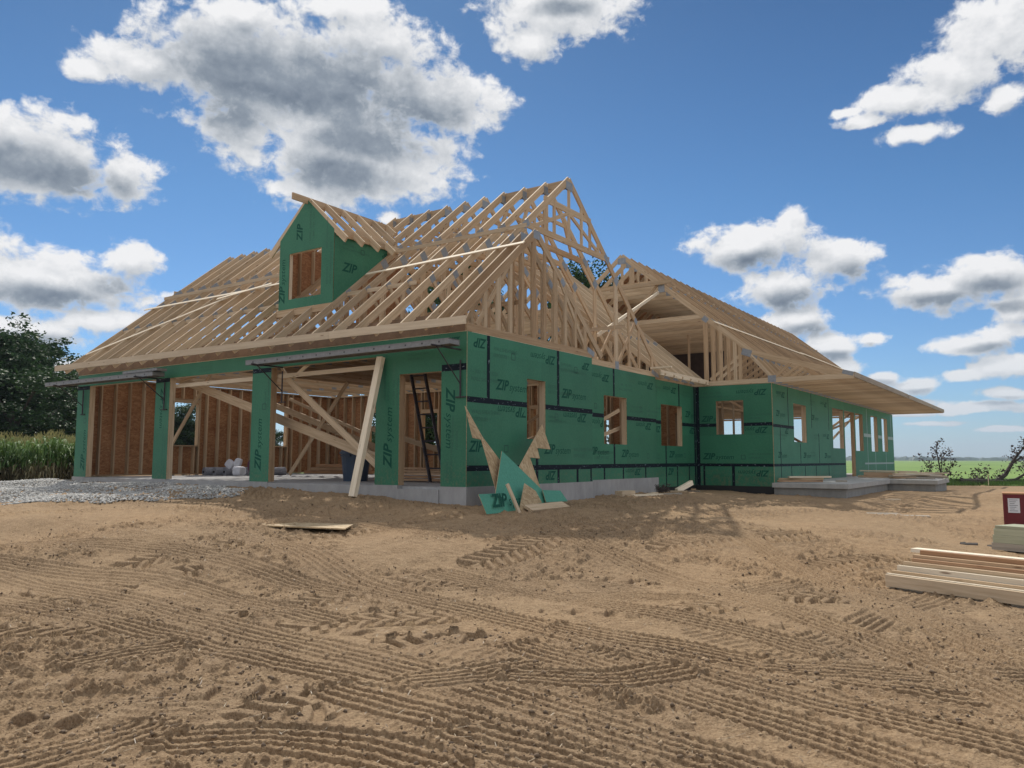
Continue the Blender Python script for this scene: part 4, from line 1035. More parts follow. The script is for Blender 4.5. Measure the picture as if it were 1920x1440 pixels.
ord_ = ['lowest', 'second lowest', 'middle', 'second highest', 'topmost']
for i in range(5):
    board((-4.4 + .05 * i, 2.3 + .03 * i, .03 + .062 * i), (-1.3 + .1 * i, 2.45, .03 + .062 * i), .045, .24, RED_WOOD, f'{ord_[i]} brown board of the stack inside the walk door', 'stack inside the walk door')
for i in range(3):
    board((-13.0 + .3 * i, 7.6, .04 + .11 * i), (-10.2, 7.9 - .1 * i, .04 + .11 * i), .10, .3, RED_WOOD, f'{["bottom", "middle", "top"][i]} beam of the low brown pile by the garage back wall', 'pile by the garage back wall')
board((-3.1, 3.2, .08), (-2.2, 2.6, .12), .19, .25, RED_WOOD, 'short thick offcut beside the blue bin')

# ------------------------------------------------------------ offcuts leaning on the side wall
nrm = Vector((1, 0, .38)).normalized()
def sheet(pts, label, top, bot, name='sheathing_offcut', th=.011, edge=None):
    mb = MB(); n = Vector((0, 0, 0))
    P = [Vector(p) for p in pts]; n = (P[1] - P[0]).cross(P[2] - P[0]).normalized()
    if n.dot(CAM_LOC - P[0]) < 0: n = -n
    # flatten on its best plane
    c = sum(P, Vector()) / len(P); nn = nrm; P = [p - nn * (p - c).dot(nn) for p in P]
    mb.slab(P, -nn * th, 0, 1, 2); return thing(mb, name, [top, bot, edge or OSB_PALE], label, 'offcut')
sheet([(.17, -.28, 1.39), (.38, -.05, .87), (.60, .28, .46), (.78, -.12, -.16), (.44, -.10, .83), (.36, -.33, .83)], 'long jagged strand board strip leaning at the house corner', OSB_PALE, GREEN)
sheet([(.25, 2.07, 1.17), (.44, 2.08, .68), (.43, 1.62, .70), (.5, 1.60, .5), (.5, 1.27, .52), (.72, 1.30, -.10), (.68, 1.05, .0), (.57, .80, .34)], 'stepped strand board strip leaning right under the first side window', OSB_PALE, GREEN)
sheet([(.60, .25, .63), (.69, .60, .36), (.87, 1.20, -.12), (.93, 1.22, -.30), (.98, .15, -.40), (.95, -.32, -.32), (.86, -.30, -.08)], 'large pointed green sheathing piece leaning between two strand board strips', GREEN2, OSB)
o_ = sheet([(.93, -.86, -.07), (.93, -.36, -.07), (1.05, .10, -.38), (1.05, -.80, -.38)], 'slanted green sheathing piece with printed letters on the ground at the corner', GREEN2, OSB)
st = Stamp(lambda s, z, d: (Vector((1.0 - .38 * (z + .22), s, z)) + nrm * (.016 + d * 0))[:])
st.logo(-.62, -.28, .20); st.mb.build('printed_lettering', [INK, INK2], o_)
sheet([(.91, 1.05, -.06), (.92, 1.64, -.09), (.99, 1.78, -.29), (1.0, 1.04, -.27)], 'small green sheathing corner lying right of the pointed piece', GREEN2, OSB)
sheet([(.97, .41, .08), (1.02, .68, -.06), (1.09, .76, -.26), (1.10, .3, -.30), (1.13, .22, -.42), (1.12, -.04, -.42)], 'triangular strand board scrap at the foot of the green pieces', OSB_PALE, GREEN)
board((1.02, -.20, .08), (1.17, -.06, -.40), .07, .03, WOOD, 'narrow stick leaning on the pointed green piece', up=(0, 1, 0), name='stick', cat='stick')
board((1.22, .12, -.335), (1.20, 1.36, -.33), .045, .19, WOOD, 'thick board offcut lying in front of the leaning scraps', up=(.5, 0, 1))

# scraps along the side wall and the loose sheet on the soil
def flat(x, y, L, W, th, rz, m_, label, name='wood_scrap', cat='scrap', tilt=0, lift=0):
    z = GH(x, y) + th / 2 + lift; c, s = math.cos(rz), math.sin(rz); mb = MB()
    mb.box((x, y, z), (L * c, L * s, L * tilt), (-W * s, W * c, 0), (-tilt * th * c, 0, th)); return thing(mb, name, m_, label, cat)
flat(.10, 5.9, .55, .20, .13, 1.45, WOOD, 'square timber block by the foundation of the recessed side wall')
flat(.42, 6.4, .95, .14, .04, 1.2, PALE, 'long pale offcut lying beside the timber block')
flat(.30, 6.9, .8, .14, .04, 1.75, WOOD, 'upper board piece lying past the timber block', tilt=.03)
flat(.6, 7.4, .7, .12, .04, 1.3, WEATHER, 'grey weathered board piece on the soil under the second side window')
flat(-.15, 9.5, .55, .15, .04, .5, WOOD, 'flat scrap at the step of the side wall')
flat(-.1, 9.9, .5, .13, .12, 1.0, PALE, 'pale tilted block at the step of the side wall', tilt=.45, lift=.08)
flat(-.05, 10.4, .65, .14, .05, 2.0, WOOD, 'right board piece in the heap at the step of the side wall', tilt=-.1, lift=.03)
flat(.1, 10.0, .4, .1, .04, .1, WEATHER, 'small grey chip in front of the heap at the step of the side wall')
# crumpled dark netting
mb = MB()
for i in range(46):
    a_ = random.uniform(0, PI); r_ = random.uniform(.06, .16); x_, y_ = .02 + random.uniform(-.05, .08), 8.15 + random.uniform(-.25, .35)
    pts = [(x_ + .25 * r_ * math.sin(k * 1.3 + i), y_ + r_ * math.cos(a_ + k * .5) * 1.6, GH(.02, 8.1) + .02 + abs(math.sin(k * .5 + i)) * r_ * 1.5) for k in range(7)]
    mb.tube(pts, .006, 4, cap=False)
thing(mb, 'netting', DEADBARK, 'crumpled dark netting against the foundation of the recessed side wall', 'netting')
z_ = GH(-.4, -3.2)
mb = MB(); mb.slab([(-1.12, -3.42, z_ + .03), (.50, -3.28, z_ + .05), (.16, -2.80, z_ + .06), (-1.50, -3.0, z_ + .04)], (0, 0, .018)); thing(mb, 'loose_sheet', OSB_PALE, 'loose strand board sheet lying flat on the soil in front of the garage', 'sheet')
flat(4.6, 13.3, .5, .1, .03, .9, PALE, 'white wood chip on the soil beside the porch corner')
# pavers / pale planks flattened in the mud
flat(5.6, 8.2, 1.1, .35, .02, .2, WEATHER, 'muddy board pressed into the soil right of the porch', 'board', 'board')
flat(4.9, 9.3, 1.0, .3, .02, .5, WEATHER, 'muddy board pressed into the soil nearest the porch', 'board', 'board')

# timber on the porch slab
zp_ = -.185
for i, (x, y, L, rz, z, lab) in enumerate([(2.0, 13.1, 1.6, .35, .03, 'bottom board of the small pile by the near porch end'), (2.15, 13.2, 1.3, .2, .09, 'middle board of the small pile by the near porch end'), (2.4, 13.3, 1.2, .5, .15, 'top board of the small pile by the near porch end')]):
    board((x - L / 2 * math.cos(rz), y - L / 2 * math.sin(rz), zp_ + z + .01), (x + L / 2 * math.cos(rz), y + L / 2 * math.sin(rz), zp_ + z + .02), .05, .19, [RED_WOOD, WOOD, PALE][i], lab, 'small pile by the near porch end')
labs = ['red brown beam at the left end of the porch pile', 'thin board on top of the red brown beam', 'left white board fanned over the porch pile', 'second white board fanned over the porch pile', 'third white board fanned over the porch pile', 'long grey board under the fanned white boards', 'short grey board at the front edge of the porch pile', 'rightmost pale board overhanging the porch pile', 'dark bent board in the middle of the porch pile', 'low brown board behind the porch pile']
spec = [(3.2, 20.6, 1.4, .1, .12, .20, RED_WOOD), (3.3, 20.7, 1.9, .15, .26, .04, PALE), (4.1, 20.0, 1.6, .9, .13, .04, PALE), (4.35, 20.1, 1.7, .6, .18, .04, PALE), (4.5, 20.3, 1.6, .3, .22, .04, PALE), (4.3, 20.5, 1.9, .05, .08, .05, WEATHER), (4.5, 19.5, .9, .2, .04, .04, WEATHER), (4.6, 20.9, 1.1, -.1, .10, .04, PALE), (3.9, 19.9, .9, .75, .05, .07, RED_WOOD), (3.0, 21.6, 1.8, 0, .05, .08, WOOD)]
for (x, y, L, rz, z, th, m_), lab in zip(spec, labs):
    mb = MB(); c, s = math.cos(rz), math.sin(rz); mb.box((x, y, zp_ + z), (L * c, L * s, random.uniform(-.03, .03)), (-.18 * s, .18 * c, 0), (0, 0, th)); thing(mb, 'lumber_board', m_, lab, 'board', 'pile on the porch jog')
MB_ = MB(); MB_.box((3.0, 14.6, zp_ + .025), (.3, .1, 0), (-.03, .09, 0), (0, 0, .05)); thing(MB_, 'wood_scrap', WEATHER, 'lone dark block on the porch slab', 'scrap')

# ------------------------------------------------------------ near lumber pile at the right
z0 = GH(7.6, -1.6) + .01
D = Vector((.926, -.377, 0)); Nn = Vector((.377, .926, 0)); O = Vector((6.93, -1.50, z0))
def pile(start, back, zc_, L, w, h, m_, lab, t=None):
    mb = MB(); c = O + D * (start + L / 2) + Nn * (back + w / 2) + Vector((0, 0, zc_ + h / 2))
    mb.box(c, D * L, Nn * w, Vector((0, 0, h)), t=t); thing(mb, 'lumber_board', m_, lab, 'board', 'near lumber pile at the right')
pile(-.03, .02, .02, 3.6, .045, .12, WOOD, 'knotty front board on edge at the bottom of the near lumber pile', .8)
pile(-.05, .07, .00, 3.6, .045, .15, PALE, 'pale board on edge just behind the knotty front board', .9)
pile(-.02, .12, .05, 3.5, .04, .13, WOOD, 'third board from the front of the near lumber pile', .3)
pile(.02, .17, .08, 3.5, .045, .155, PALE, 'white edged board stepping up in the middle of the near lumber pile', .95)
pile(.05, .23, .06, 3.4, .045, .215, WOOD, 'tan board on edge above the white edged board', .5)
pile(.12, .29, .06, 3.4, .045, .25, RED_WOOD, 'reddish board on edge near the top of the near lumber pile', .5)
pile(.10, .345, .0, 3.4, .045, .345, WOOD, 'tall brown board behind the reddish board', .2)
pile(.14, .42, .20, 3.4, .05, .19, RED_WOOD, 'shaded brown board under the top plank', .1)
pile(.0, .48, .355, 3.6, .14, .04, PALE, 'white top plank of the near lumber pile', 1)
pile(-.01, .05, -.03, 3.4, .3, .03, WEATHER, 'grey bearer board under the near lumber pile', .3)
# treated lumber bundle and the red crate behind it
q = at(1863, 11.0); zq = GH(q.x, q.y)
for i, (dz, h, lab) in enumerate(((0, .10, 'bottom board of the grey green treated bundle'), (.102, .11, 'lower middle board of the grey green treated bundle'), (.214, .09, 'upper middle board of the grey green treated bundle'), (.306, .04, 'pale top board of the grey green treated bundle'))):
    mb = MB(); c = q + CR * .75 + Vector((0, 0, zq - q.z + dz + h / 2 + .01)); d_ = Vector((.90, -.43, 0)); n_2 = Vector((.43, .90, 0))
    mb.box(c + d_ * .02 * i, d_ * 1.5, n_2 * .5, Vector((0, 0, h)), t=.9); thing(mb, 'treated_board', TREATED if i else WEATHER, lab, 'board', 'treated lumber bundle at the right edge')
q = at(1868, 15.2); zq = GH(q.x, q.y)
cr = empty('red_crate', (q.x, q.y, zq), 'dark red crate with a white paper notice at the right edge', 'crate', rz=0)
rgt = Vector((.998, .06, 0)); fw = Vector((-.06, .998, 0))
mb = MB(); mb.box(rgt * .70 + fw * .35 + Vector((0, 0, .34)), rgt * 1.4, Vector((0, 0, .68)), fw * .8); mb.build('body', REDP, cr)
mb = MB(); mb.box(rgt * .70 + fw * .35 + Vector((0, 0, .692)), rgt * 1.42, fw * .82, Vector((0, 0, .022))); mb.build('lid', RED_WOOD, cr)
for i in range(3): MB().box(rgt * (.02 + .58 * i) + fw * -.062 + Vector((0, 0, .34)), Vector((0, 0, .675)), rgt * .03, fw * .02).build('batten', REDP, cr)
mb = MB(); mb.box(rgt * .17 - fw * .056 + Vector((0, 0, .47)), Vector((0, 0, .27)), rgt * .19, fw * .004); pp = mb.build('paper_notice', PAPER, cr)
mb = MB()
for i in range(7): mb.box(rgt * (.165 - .01 * (i % 3)) - fw * .0595 + Vector((0, 0, .575 - .034 * i)), rgt * (.135 - .03 * (i % 3)), Vector((0, 0, .009)), fw * .002)
mb.build('printed_lines', PRINT, pp)

# ------------------------------------------------------------ gravel apron
mb = MB(); gp = [(-5.1, -.25), (-6.2, -.3), (-9, -.28), (-12, -.28), (-14.2, -.5), (-18, -.8), (-24, .6), (-26, -1), (-16, -4.2), (-9.6, -4.3), (-6.7, -3.6), (-5.4, -2.2), (-4.6, -1.0)]
def inside(x, y, poly):
    c = False; j = len(poly) - 1
    for i in range(len(poly)):
        if (poly[i][1] > y) != (poly[j][1] > y) and x < (poly[j][0] - poly[i][0]) * (y - poly[i][1]) / (poly[j][1] - poly[i][1]) + poly[i][0]: c = not c
        j = i
    return c
gx = rng.uniform(-26, -4.4, 60000); gy = rng.uniform(-4.6, .7, 60000)
w_e = fbm(gx * .9, gy * .9, 3, 33) * 1.2
keep = np.array([inside(x, y + w_, gp) for x, y, w_ in zip(gx, gy, w_e)]); gx, gy = gx[keep], gy[keep]; gz = H0(gx, gy) + .045 * fbm(gx * .55, gy * .55, 3, 21) + .01
print('gravel', len(gx))
octv = np.array([(1, 0, 0), (0, 1, 0), (-1, 0, 0), (0, -1, 0), (0, 0, 1), (0, 0, -1), (.7, .7, .5), (-.7, .6, .5)]); 
ng = len(gx); base8 = octv[:6]
s = rng.uniform(.012, .036, ng)[:, None, None]; J_ = rng.uniform(.6, 1.25, (ng, 6, 3)); ang = rng.uniform(0, 2 * PI, ng); c, sn = np.cos(ang), np.sin(ang)
V = base8[None] * J_ + rng.uniform(-.25, .25, (ng, 6, 3)); V = V * s * np.array([1.25, 1.0, .75])
VX = V[:, :, 0] * c[:, None] - V[:, :, 1] * sn[:, None] + gx[:, None]; VY = V[:, :, 0] * sn[:, None] + V[:, :, 1] * c[:, None] + gy[:, None]; VZ = V[:, :, 2] + gz[:, None]
vv = np.stack([VX, VY, VZ], -1).reshape(-1, 3).astype(np.float32)
tf = np.array([(0, 1, 4), (1, 2, 4), (2, 3, 4), (3, 0, 4), (1, 0, 5), (2, 1, 5), (3, 2, 5), (0, 3, 5)])
F = (np.arange(ng)[:, None, None] * 6 + tf[None]).reshape(-1, 3).astype(np.int32)
def fast_mesh(name, v, f, mats, t=None, g=None):
    k = f.shape[1]; me = bpy.data.meshes.new(name); me.vertices.add(len(v)); me.vertices.foreach_set('co', v.astype(np.float32).ravel())
    me.loops.add(f.size); me.loops.foreach_set('vertex_index', f.astype(np.int32).ravel()); me.polygons.add(len(f))
    me.polygons.foreach_set('loop_start', np.arange(0, f.size, k, dtype=np.int32)); me.polygons.foreach_set('loop_total', np.full(len(f), k, np.int32))
    me.update(calc_edges=True)
    for m_ in mats: me.materials.append(m_)
    if t is not None: a = me.attributes.new('t', 'FLOAT', 'POINT'); a.data.foreach_set('value', t.astype(np.float32))
    return me
m, nt, b = mat('gravel'); t_ = attr(nt, 't').outputs['Fac']
lk(nt, ramp(nt, t_, [(0, (.24, .245, .245)), (.4, (.35, .35, .34)), (.8, (.47, .465, .45)), (1, (.58, .57, .55))]), b.inputs['Base Color']); b.inputs['Roughness'].default_value = .9
tag(link('gravel', fast_mesh('gravel', vv, F, [m], np.repeat(rng.uniform(0, 1, ng), 6))), 'pale grey crushed stone spread in front of the garage', kind='stuff')
# loose crumbs of soil and bits of straw lying about the tracks
nc = 26000; rc = 3.0 + 15 * rng.uniform(0, 1, nc) ** 1.3; ac = az0 + rng.uniform(-.64, .64, nc); xc_, yc_ = GX + rc * np.sin(ac), GY + rc * np.cos(ac)
kc = (fbm(xc_ * .8, yc_ * .8, 3, 5) + .35 * fbm(xc_ * 3, yc_ * 3, 2, 15) > rng.uniform(-.25, .22, nc)) & (yc_ < -.4 + 0 * xc_); xc_, yc_ = xc_[kc], yc_[kc]; nc = len(xc_)
ir = np.clip(np.searchsorted(rr, np.hypot(xc_ - GX, yc_ - GY)), 1, NR - 1); aa_ = np.arctan2(xc_ - GX, yc_ - GY); ia = np.clip(np.searchsorted(a_in, aa_), 0, len(a_in) - 1)
zc_ = Z.reshape(NR, NA)[ir, ia]
sc_ = (rng.uniform(0, 1, nc) ** 3 * .016 + .004)[:, None, None]; V = base8[None] * rng.uniform(.55, 1.3, (nc, 6, 3)) + rng.uniform(-.3, .3, (nc, 6, 3)); V = V * sc_
V[:, :, 0] += xc_[:, None]; V[:, :, 1] += yc_[:, None]; V[:, :, 2] = V[:, :, 2] * .8 + zc_[:, None] + .003
F = (np.arange(nc)[:, None, None] * 6 + tf[None]).reshape(-1, 3).astype(np.int32)
m, nt, b = mat('soil_crumbs'); lk(nt, ramp(nt, attr(nt, 't').outputs['Fac'], [(0, (.12, .085, .058)), (.5, (.25, .175, .11)), (1, (.45, .33, .21))]), b.inputs['Base Color']); b.inputs['Roughness'].default_value = .95
tag(link('soil_crumbs', fast_mesh('soil_crumbs', V.reshape(-1, 3), F, [m], np.repeat(rng.uniform(0, 1, nc) ** 1.4, 6))), 'loose crumbs of dark and pale soil scattered over the tracks', kind='stuff')
ns_ = 1500; rc = 3.0 + 11 * rng.uniform(0, 1, ns_) ** 1.2; ac = az0 + rng.uniform(-.64, .64, ns_); xs_, ys_ = GX + rc * np.sin(ac), GY + rc * np.cos(ac)
ir = np.clip(np.searchsorted(rr, rc), 1, NR - 1); ia = np.clip(np.searchsorted(a_in, ac), 0, len(a_in) - 1); zs_ = Z.reshape(NR, NA)[ir, ia] + .008
an = rng.uniform(0, PI, ns_); ln_ = rng.uniform(.02, .07, ns_); wn_ = .0016
d0 = np.stack([np.cos(an) * ln_, np.sin(an) * ln_, rng.uniform(-.006, .012, ns_)], 1); d1 = np.stack([-np.sin(an) * wn_, np.cos(an) * wn_, 0 * an], 1); c0 = np.stack([xs_, ys_, zs_], 1)
vv2 = np.stack([c0 - d1, c0 + d1, c0 + d0 + d1, c0 + d0 - d1], 1).reshape(-1, 3)
m, nt, b = mat('straw'); lk(nt, ramp(nt, attr(nt, 't').outputs['Fac'], [(0, (.10, .07, .045)), (1, (.36, .28, .17))]), b.inputs['Base Color'])
tag(link('straw', fast_mesh('straw', vv2, np.arange(ns_ * 4).reshape(-1, 4), [m], np.repeat(rng.uniform(0, 1, ns_), 4))), 'short bits of straw and root lying on the soil', kind='stuff')
# ------------------------------------------------------------ foliage
def leaves_mesh(name, centers, sizes, mat_, tone, droop=.3, aspect=.6):
    """two-triangle folded leaves with random attitude"""
    n = len(centers); C_ = np.asarray(centers); s = np.asarray(sizes)[:, None]
    d = rng.normal(size=(n, 3)); d[:, 2] = d[:, 2] * .6 - droop * .3; d /= np.linalg.norm(d, axis=1)[:, None]
    r_ = np.cross(d, rng.normal(size=(n, 3))); r_ /= np.linalg.norm(r_, axis=1)[:, None]
    k = np.cross(d, r_)
    p0 = C_ - d * s * .5; p2 = C_ + d * s * .5; p1 = C_ + r_ * s * aspect * .5 + k * s * .12; p3 = C_ - r_ * s * aspect * .5 + k * s * .12
    v = np.stack([p0, p1, p2, p3], 1).reshape(-1, 3); f = np.arange(n * 4).reshape(-1, 4)
    return fast_mesh(name, v, f, [mat_], np.repeat(tone, 4))
def tree_proto(seed, h, rad, nb=46, per=680, leaf=.30, low=.08):
    r_ = np.random.default_rng(seed); cs = []; ss = []; to = []
    tips = []
    for i in range(nb):
        u = r_.uniform(0, 1); z = h * (low + (1 - low) * u); prof = math.sin(PI * min(1, (.12 + .88 * (1 - u)) ** .75)) ** .6 if u > .3 else .75 + u * .5
        a = r_.uniform(0, 2 * PI); q = rad * prof * r_.uniform(.45, 1.0)
        tips.append((q * math.cos(a), q * math.sin(a), min(z, h * .97)))
    for t_ in tips:
        n = int(per * r_.uniform(.6, 1.3)); cr_ = r_.uniform(.13, .24) * h * .62
        sub = r_.normal(size=(7, 3)) * cr_ * .55
        ii = r_.integers(0, 7, n)
        p = np.array(t_) + sub[ii] * np.array([1, 1, .8]) + r_.normal(size=(n, 3)) * cr_ * .30 * np.array([1, 1, .7])
        cs.append(p); ss.append(r_.uniform(.6, 1.3, n) * leaf); to.append(np.clip(r_.uniform(.0, .8, n) + r_.uniform(-.1, .25), 0, 1))
    cs = np.concatenate(cs); ok = cs[:, 2] > .3
    me = leaves_mesh('crown', cs[ok], np.concatenate(ss)[ok], LEAF, np.concatenate(to)[ok])
    mb = MB(); mb.tube([(0, 0, -.5), (.05, 0, h * .3), (0, .1, h * .7)], [h * .028, h * .02, h * .008], 9)
    for t_ in tips[::2]:
        z0_ = t_[2] * .5; mb.tube([(0, 0, z0_), (t_[0] * .5, t_[1] * .5, (z0_ + t_[2]) * .52), t_], [h * .011, h * .007, .02], 5)
    return me, mb.mesh('trunk', BARK), h
PROT = [tree_proto(3, 12, 4.2), tree_proto(8, 12, 5.2, 52), tree_proto(21, 12, 3.4, 40)]
def tree(px, depth, h, k, label, sx=1.0, group=None):
    p = at(px, depth); z = GH(p.x, p.y); cm, tm, H_ = PROT[k]; s = h / H_
    o = empty('broadleaf_tree', (p.x, p.y, z - .1), label, 'tree', group, random.uniform(0, 6.28)); o.scale = (s * sx, s * sx, s)
    link('crown', cm, o); link('trunk', tm, o)
g_ = 'trees beyond the cornfield'
tree(-70, 50, 10.0, 1, 'tallest dark tree at the left edge beyond the cornfield', 1.15, g_)
tree(8, 54, 9.7, 0, 'rounded dark tree second from the left edge beyond the cornfield', 1.2, g_)
tree(62, 58, 9.0, 1, 'broad dark tree third from the left edge beyond the cornfield', 1.0, g_)
tree(105, 60, 7.7, 2, 'narrower dark tree just left of the garage', 1.35, g_)
tree(140, 58, 6.4, 0, 'low dark tree touching the left garage post', 1.1, g_)
tree(30, 47, 6.5, 1, 'lower bushy tree in front of the taller trees at the left', 1.5, g_)
tree(-20, 49, 6.0, 0, 'bushy tree filling the lower left corner of the wood', 1.7, g_)
tree(100, 52, 5.5, 1, 'small bushy tree right behind the corn near the garage', 1.6, g_)
g2_ = 'trees behind the house'
tree(205, 62, 5.0, 0, 'tree hidden behind the left garage wall', 1.2, g2_)
tree(330, 58, 5.1, 2, 'tree seen in the left part of the first garage window', 1.2, g2_)
tree(375, 60, 4.2, 0, 'lower tree seen at the right side of the first garage window', 1.3, g2_)
tree(525, 60, 3.4, 1, 'tree seen low in the second garage window', 1.2, g2_)
tree(712, 60, 3.8, 0, 'tree seen in the window behind the fourth green post', 1.2, g2_)
tree(1097, 42, 10.8, 0, 'dark tree top showing between the tall gable truss and the main roof', .72, g2_)
tree(862, 45, 11.8, 1, 'dark tree seen through the trusses right of the dormer', .7, g2_)
tree(760, 52, 9.5, 2, 'dark tree glimpsed between the rafters behind the garage ridge', .8, g2_)
# ------------------------------------------------------------ corn
cv, cf, ct = [], [], []; bv, bf_, bt = [], [], []; tv, tf_, tt_ = [], [], []
def strip(V_, F_, T_, pts, wd, side, tone):
    o = len(V_)
    for p, w in zip(pts, wd): V_.append(tuple(p - side * w)); V_.append(tuple(p + side * w)); T_ += [tone, tone]
    for i in range(len(pts) - 1): F_.append((o + 2 * i, o + 2 * i + 1, o + 2 * i + 3, o + 2 * i + 2))
dd = 33.0; row = 0
while dd < 46:
    px = -75 + (row % 2) * 3
    while px < 205:
        P_ = at(px + random.uniform(-1.5, 1.5), dd + .5 * math.sin(px * .05) + random.uniform(-.1, .1)); z = GH(P_.x, P_.y); hgt = random.uniform(1.65, 2.0) + .12 * math.sin(px * .06 + row)
        P_.z = z; sd = Vector((random.uniform(-1, 1), random.uniform(-1, 1), 0)).normalized()
        strip(bv, bf_, bt, [P_, P_ + Vector((0, 0, hgt * .55))], [.014, .011], CR, random.random()); strip(cv, cf, ct, [P_ + Vector((0, 0, hgt * .55)), P_ + Vector((.02, 0, hgt))], [.012, .006], CR, random.random())
        for k in range(9):
            z0_ = hgt * (.12 + .82 * k / 9); a = random.uniform(0, 2 * PI); L = random.uniform(.45, .75) * (1 - .3 * abs(k - 5) / 5); dr = Vector((math.cos(a), math.sin(a), 0)); sd = dr.cross(Vector((0, 0, 1))); rise = random.uniform(.15, .35)
            pts = [P_ + Vector((0, 0, z0_)), P_ + dr * L * .35 + Vector((0, 0, z0_ + rise)), P_ + dr * L * .7 + Vector((0, 0, z0_ + rise * .9)), P_ + dr * L + Vector((0, 0, z0_ + rise * .1 - .1))]
            if k < 3: strip(bv, bf_, bt, pts, [.02, .035, .03, .004], sd, random.random())
            else: strip(cv, cf, ct, pts, [.022, .040, .034, .004], sd, min(1, random.random() * .7 + .3 * (k > 6)))
        for k in range(4):
            a = random.uniform(0, 2 * PI); top = P_ + Vector((0, 0, hgt)); strip(tv, tf_, tt_, [top, top + Vector((math.cos(a) * .1, math.sin(a) * .1, .24))], [.010, .006], CR, random.random())
        px += 4.4 * 33 / dd * random.uniform(.8, 1.2)
    dd += .62 if dd < 38 else 1.3; row += 1
corn = link('cornfield', fast_mesh('cornfield', np.array(cv), np.array(cf), [CORN], np.array(ct))); tag(corn, 'tall green corn standing at the left beyond the gravel', kind='stuff')
tag(link('lower_leaves', fast_mesh('lower_leaves', np.array(bv), np.array(bf_), [CORNB], np.array(bt)), corn), kind='stuff'); tag(link('tassels', fast_mesh('tassels', np.array(tv), np.array(tf_), [TASSEL], np.array(tt_)), corn), kind='stuff')
# ------------------------------------------------------------ rough grass at the right edge of the site
n = 42000; px = rng.uniform(1670, 2080, n); dp = 36 + 13 * rng.uniform(0, 1, n) ** 1.0 + 1.5 * np.sin(px * .02)
gxx = CAM_LOC.x + CF.x * dp + CR.x * (px - 960) / 1473.92 * dp; gyy = CAM_LOC.y + CF.y * dp + CR.y * (px - 960) / 1473.92 * dp
edge = 37.5 + 2.0 * fbm(px * .03, px * 0, 3, 12) + 3.0 * (px < 1760) ; kp = (dp > edge) & (fbm(gxx * .6, gyy * .6, 3, 88) > -.28); gxx, gyy = gxx[kp], gyy[kp]; n = len(gxx); gz = H0(gxx, gyy)
a = rng.uniform(0, 2 * PI, n); hh = rng.uniform(.10, .30, n); w = rng.uniform(.008, .02, n); ln = rng.uniform(-.12, .12, (n, 2))
v0 = np.stack([gxx - w * np.cos(a), gyy - w * np.sin(a), gz], 1); v1 = np.stack([gxx + w * np.cos(a), gyy + w * np.sin(a), gz], 1); v2 = np.stack([gxx + ln[:, 0], gyy + ln[:, 1], gz + hh], 1)
tag(link('grass', fast_mesh('grass', np.stack([v0, v1, v2], 1).reshape(-1, 3), np.arange(n * 3).reshape(-1, 3), [GRASSM], np.repeat(rng.uniform(0, 1, n), 3))), 'rough dark grass along the far edge of the bare soil', kind='stuff')
# ------------------------------------------------------------ uprooted brush at the right
def brush(px, depth, branches, label, leafn, name='fallen_tree', z_off=0, ls=.15):
    p = at(px, depth); z = GH(p.x, p.y) + z_off; o = empty(name, (p.x, p.y, z), label, 'fallen tree', 'uprooted trees at the field edge')
    mb = MB(); L_ = []
    for pts, r0 in branches:
        P_ = [CR * x + Vector((0, 0, zz)) + CF * yy for x, yy, zz in pts]; P_ = [Vector((v.x, v.y, v.z)) for v in P_]
        rad = [r0 * (1 - .8 * i / (len(P_) - 1)) for i in range(len(P_))]; mb.tube(P_, rad, 6)
        for i in range(len(P_) - 1):
            for k in range(3):
                t_ = random.random(); q = P_[i].lerp(P_[i + 1], t_); e = q + Vector((random.uniform(-.4, .4), random.uniform(-.4, .4), random.uniform(-.05, .5))) * .8
                mb.tube([q, (q + e) / 2 + Vector((0, 0, .04)), e], [.018, .012, .005], 4); L_.append(e)
        L_.append(P_[-1])
    mb.build('branches', DEADBARK, o)
    cs = np.concatenate([np.array(e)[None] + rng.normal(size=(leafn, 3)) * .13 for e in L_ if e.z > .1])
    me = leaves_mesh('dry_leaves', cs, rng.uniform(.5, 1.2, len(cs)) * ls, DLEAF, rng.uniform(0, 1, len(cs)), .6); link('dry_leaves', me, o)
brush(1760, 40, [([(0, 0, 0), (-.1, .1, .8), (-.25, 0, 1.5), (-.3, 0, 2.05)], .05), ([(0, 0, .1), (.3, 0, .6), (.5, .1, 1.1)], .04), ([(.1, 0, .1), (-.5, 0, .5), (-.7, .2, 1.0)], .04), ([(0, .2, .1), (.1, .3, .9), (.15, .3, 1.35)], .03), ([(.3, .1, .1), (1.2, .1, .25), (1.9, 0, .3)], .05), ([(0, 0, .1), (-.7, .1, .3), (-1.0, 0, .4)], .03)], 'upright uprooted small tree with dry dark leaves left in the brush row', 15)
brush(1868, 40, [([(-.3, 0, .15), (.2, 0, .5), (.55, 0, 1.05), (.75, 0, 1.35), (1.15, 0, 1.8), (1.5, .1, 2.2)], .12), ([(.55, 0, 1.05), (1.1, .1, 1.35), (1.7, .1, 1.5)], .06), ([(-.2, 0, .1), (.7, 0, .25), (1.3, 0, .6), (1.8, 0, .75)], .10), ([(1.15, 0, 1.8), (1.7, 0, 1.9), (2.1, 0, 1.7)], .04), ([(-.4, 0, .1), (-.9, 0, .25), (-1.4, 0, .3)], .06), ([(1.3, 0, .2), (1.6, 0, .4), (1.7, 0, .2)], .04), ([(-.5, .2, .1), (-.6, .2, .8)], .03)], 'leaning uprooted tree with a bent dark trunk at the right edge', 13)
p = at(1790, 39.5); mb = MB(); a_ = Vector((p.x, p.y, GH(p.x, p.y) + .14)); mb.tube([a_, a_ + CR * .9 + Vector((0, 0, .03)), a_ + CR * 2.3], [.17, .15, .10], 10)
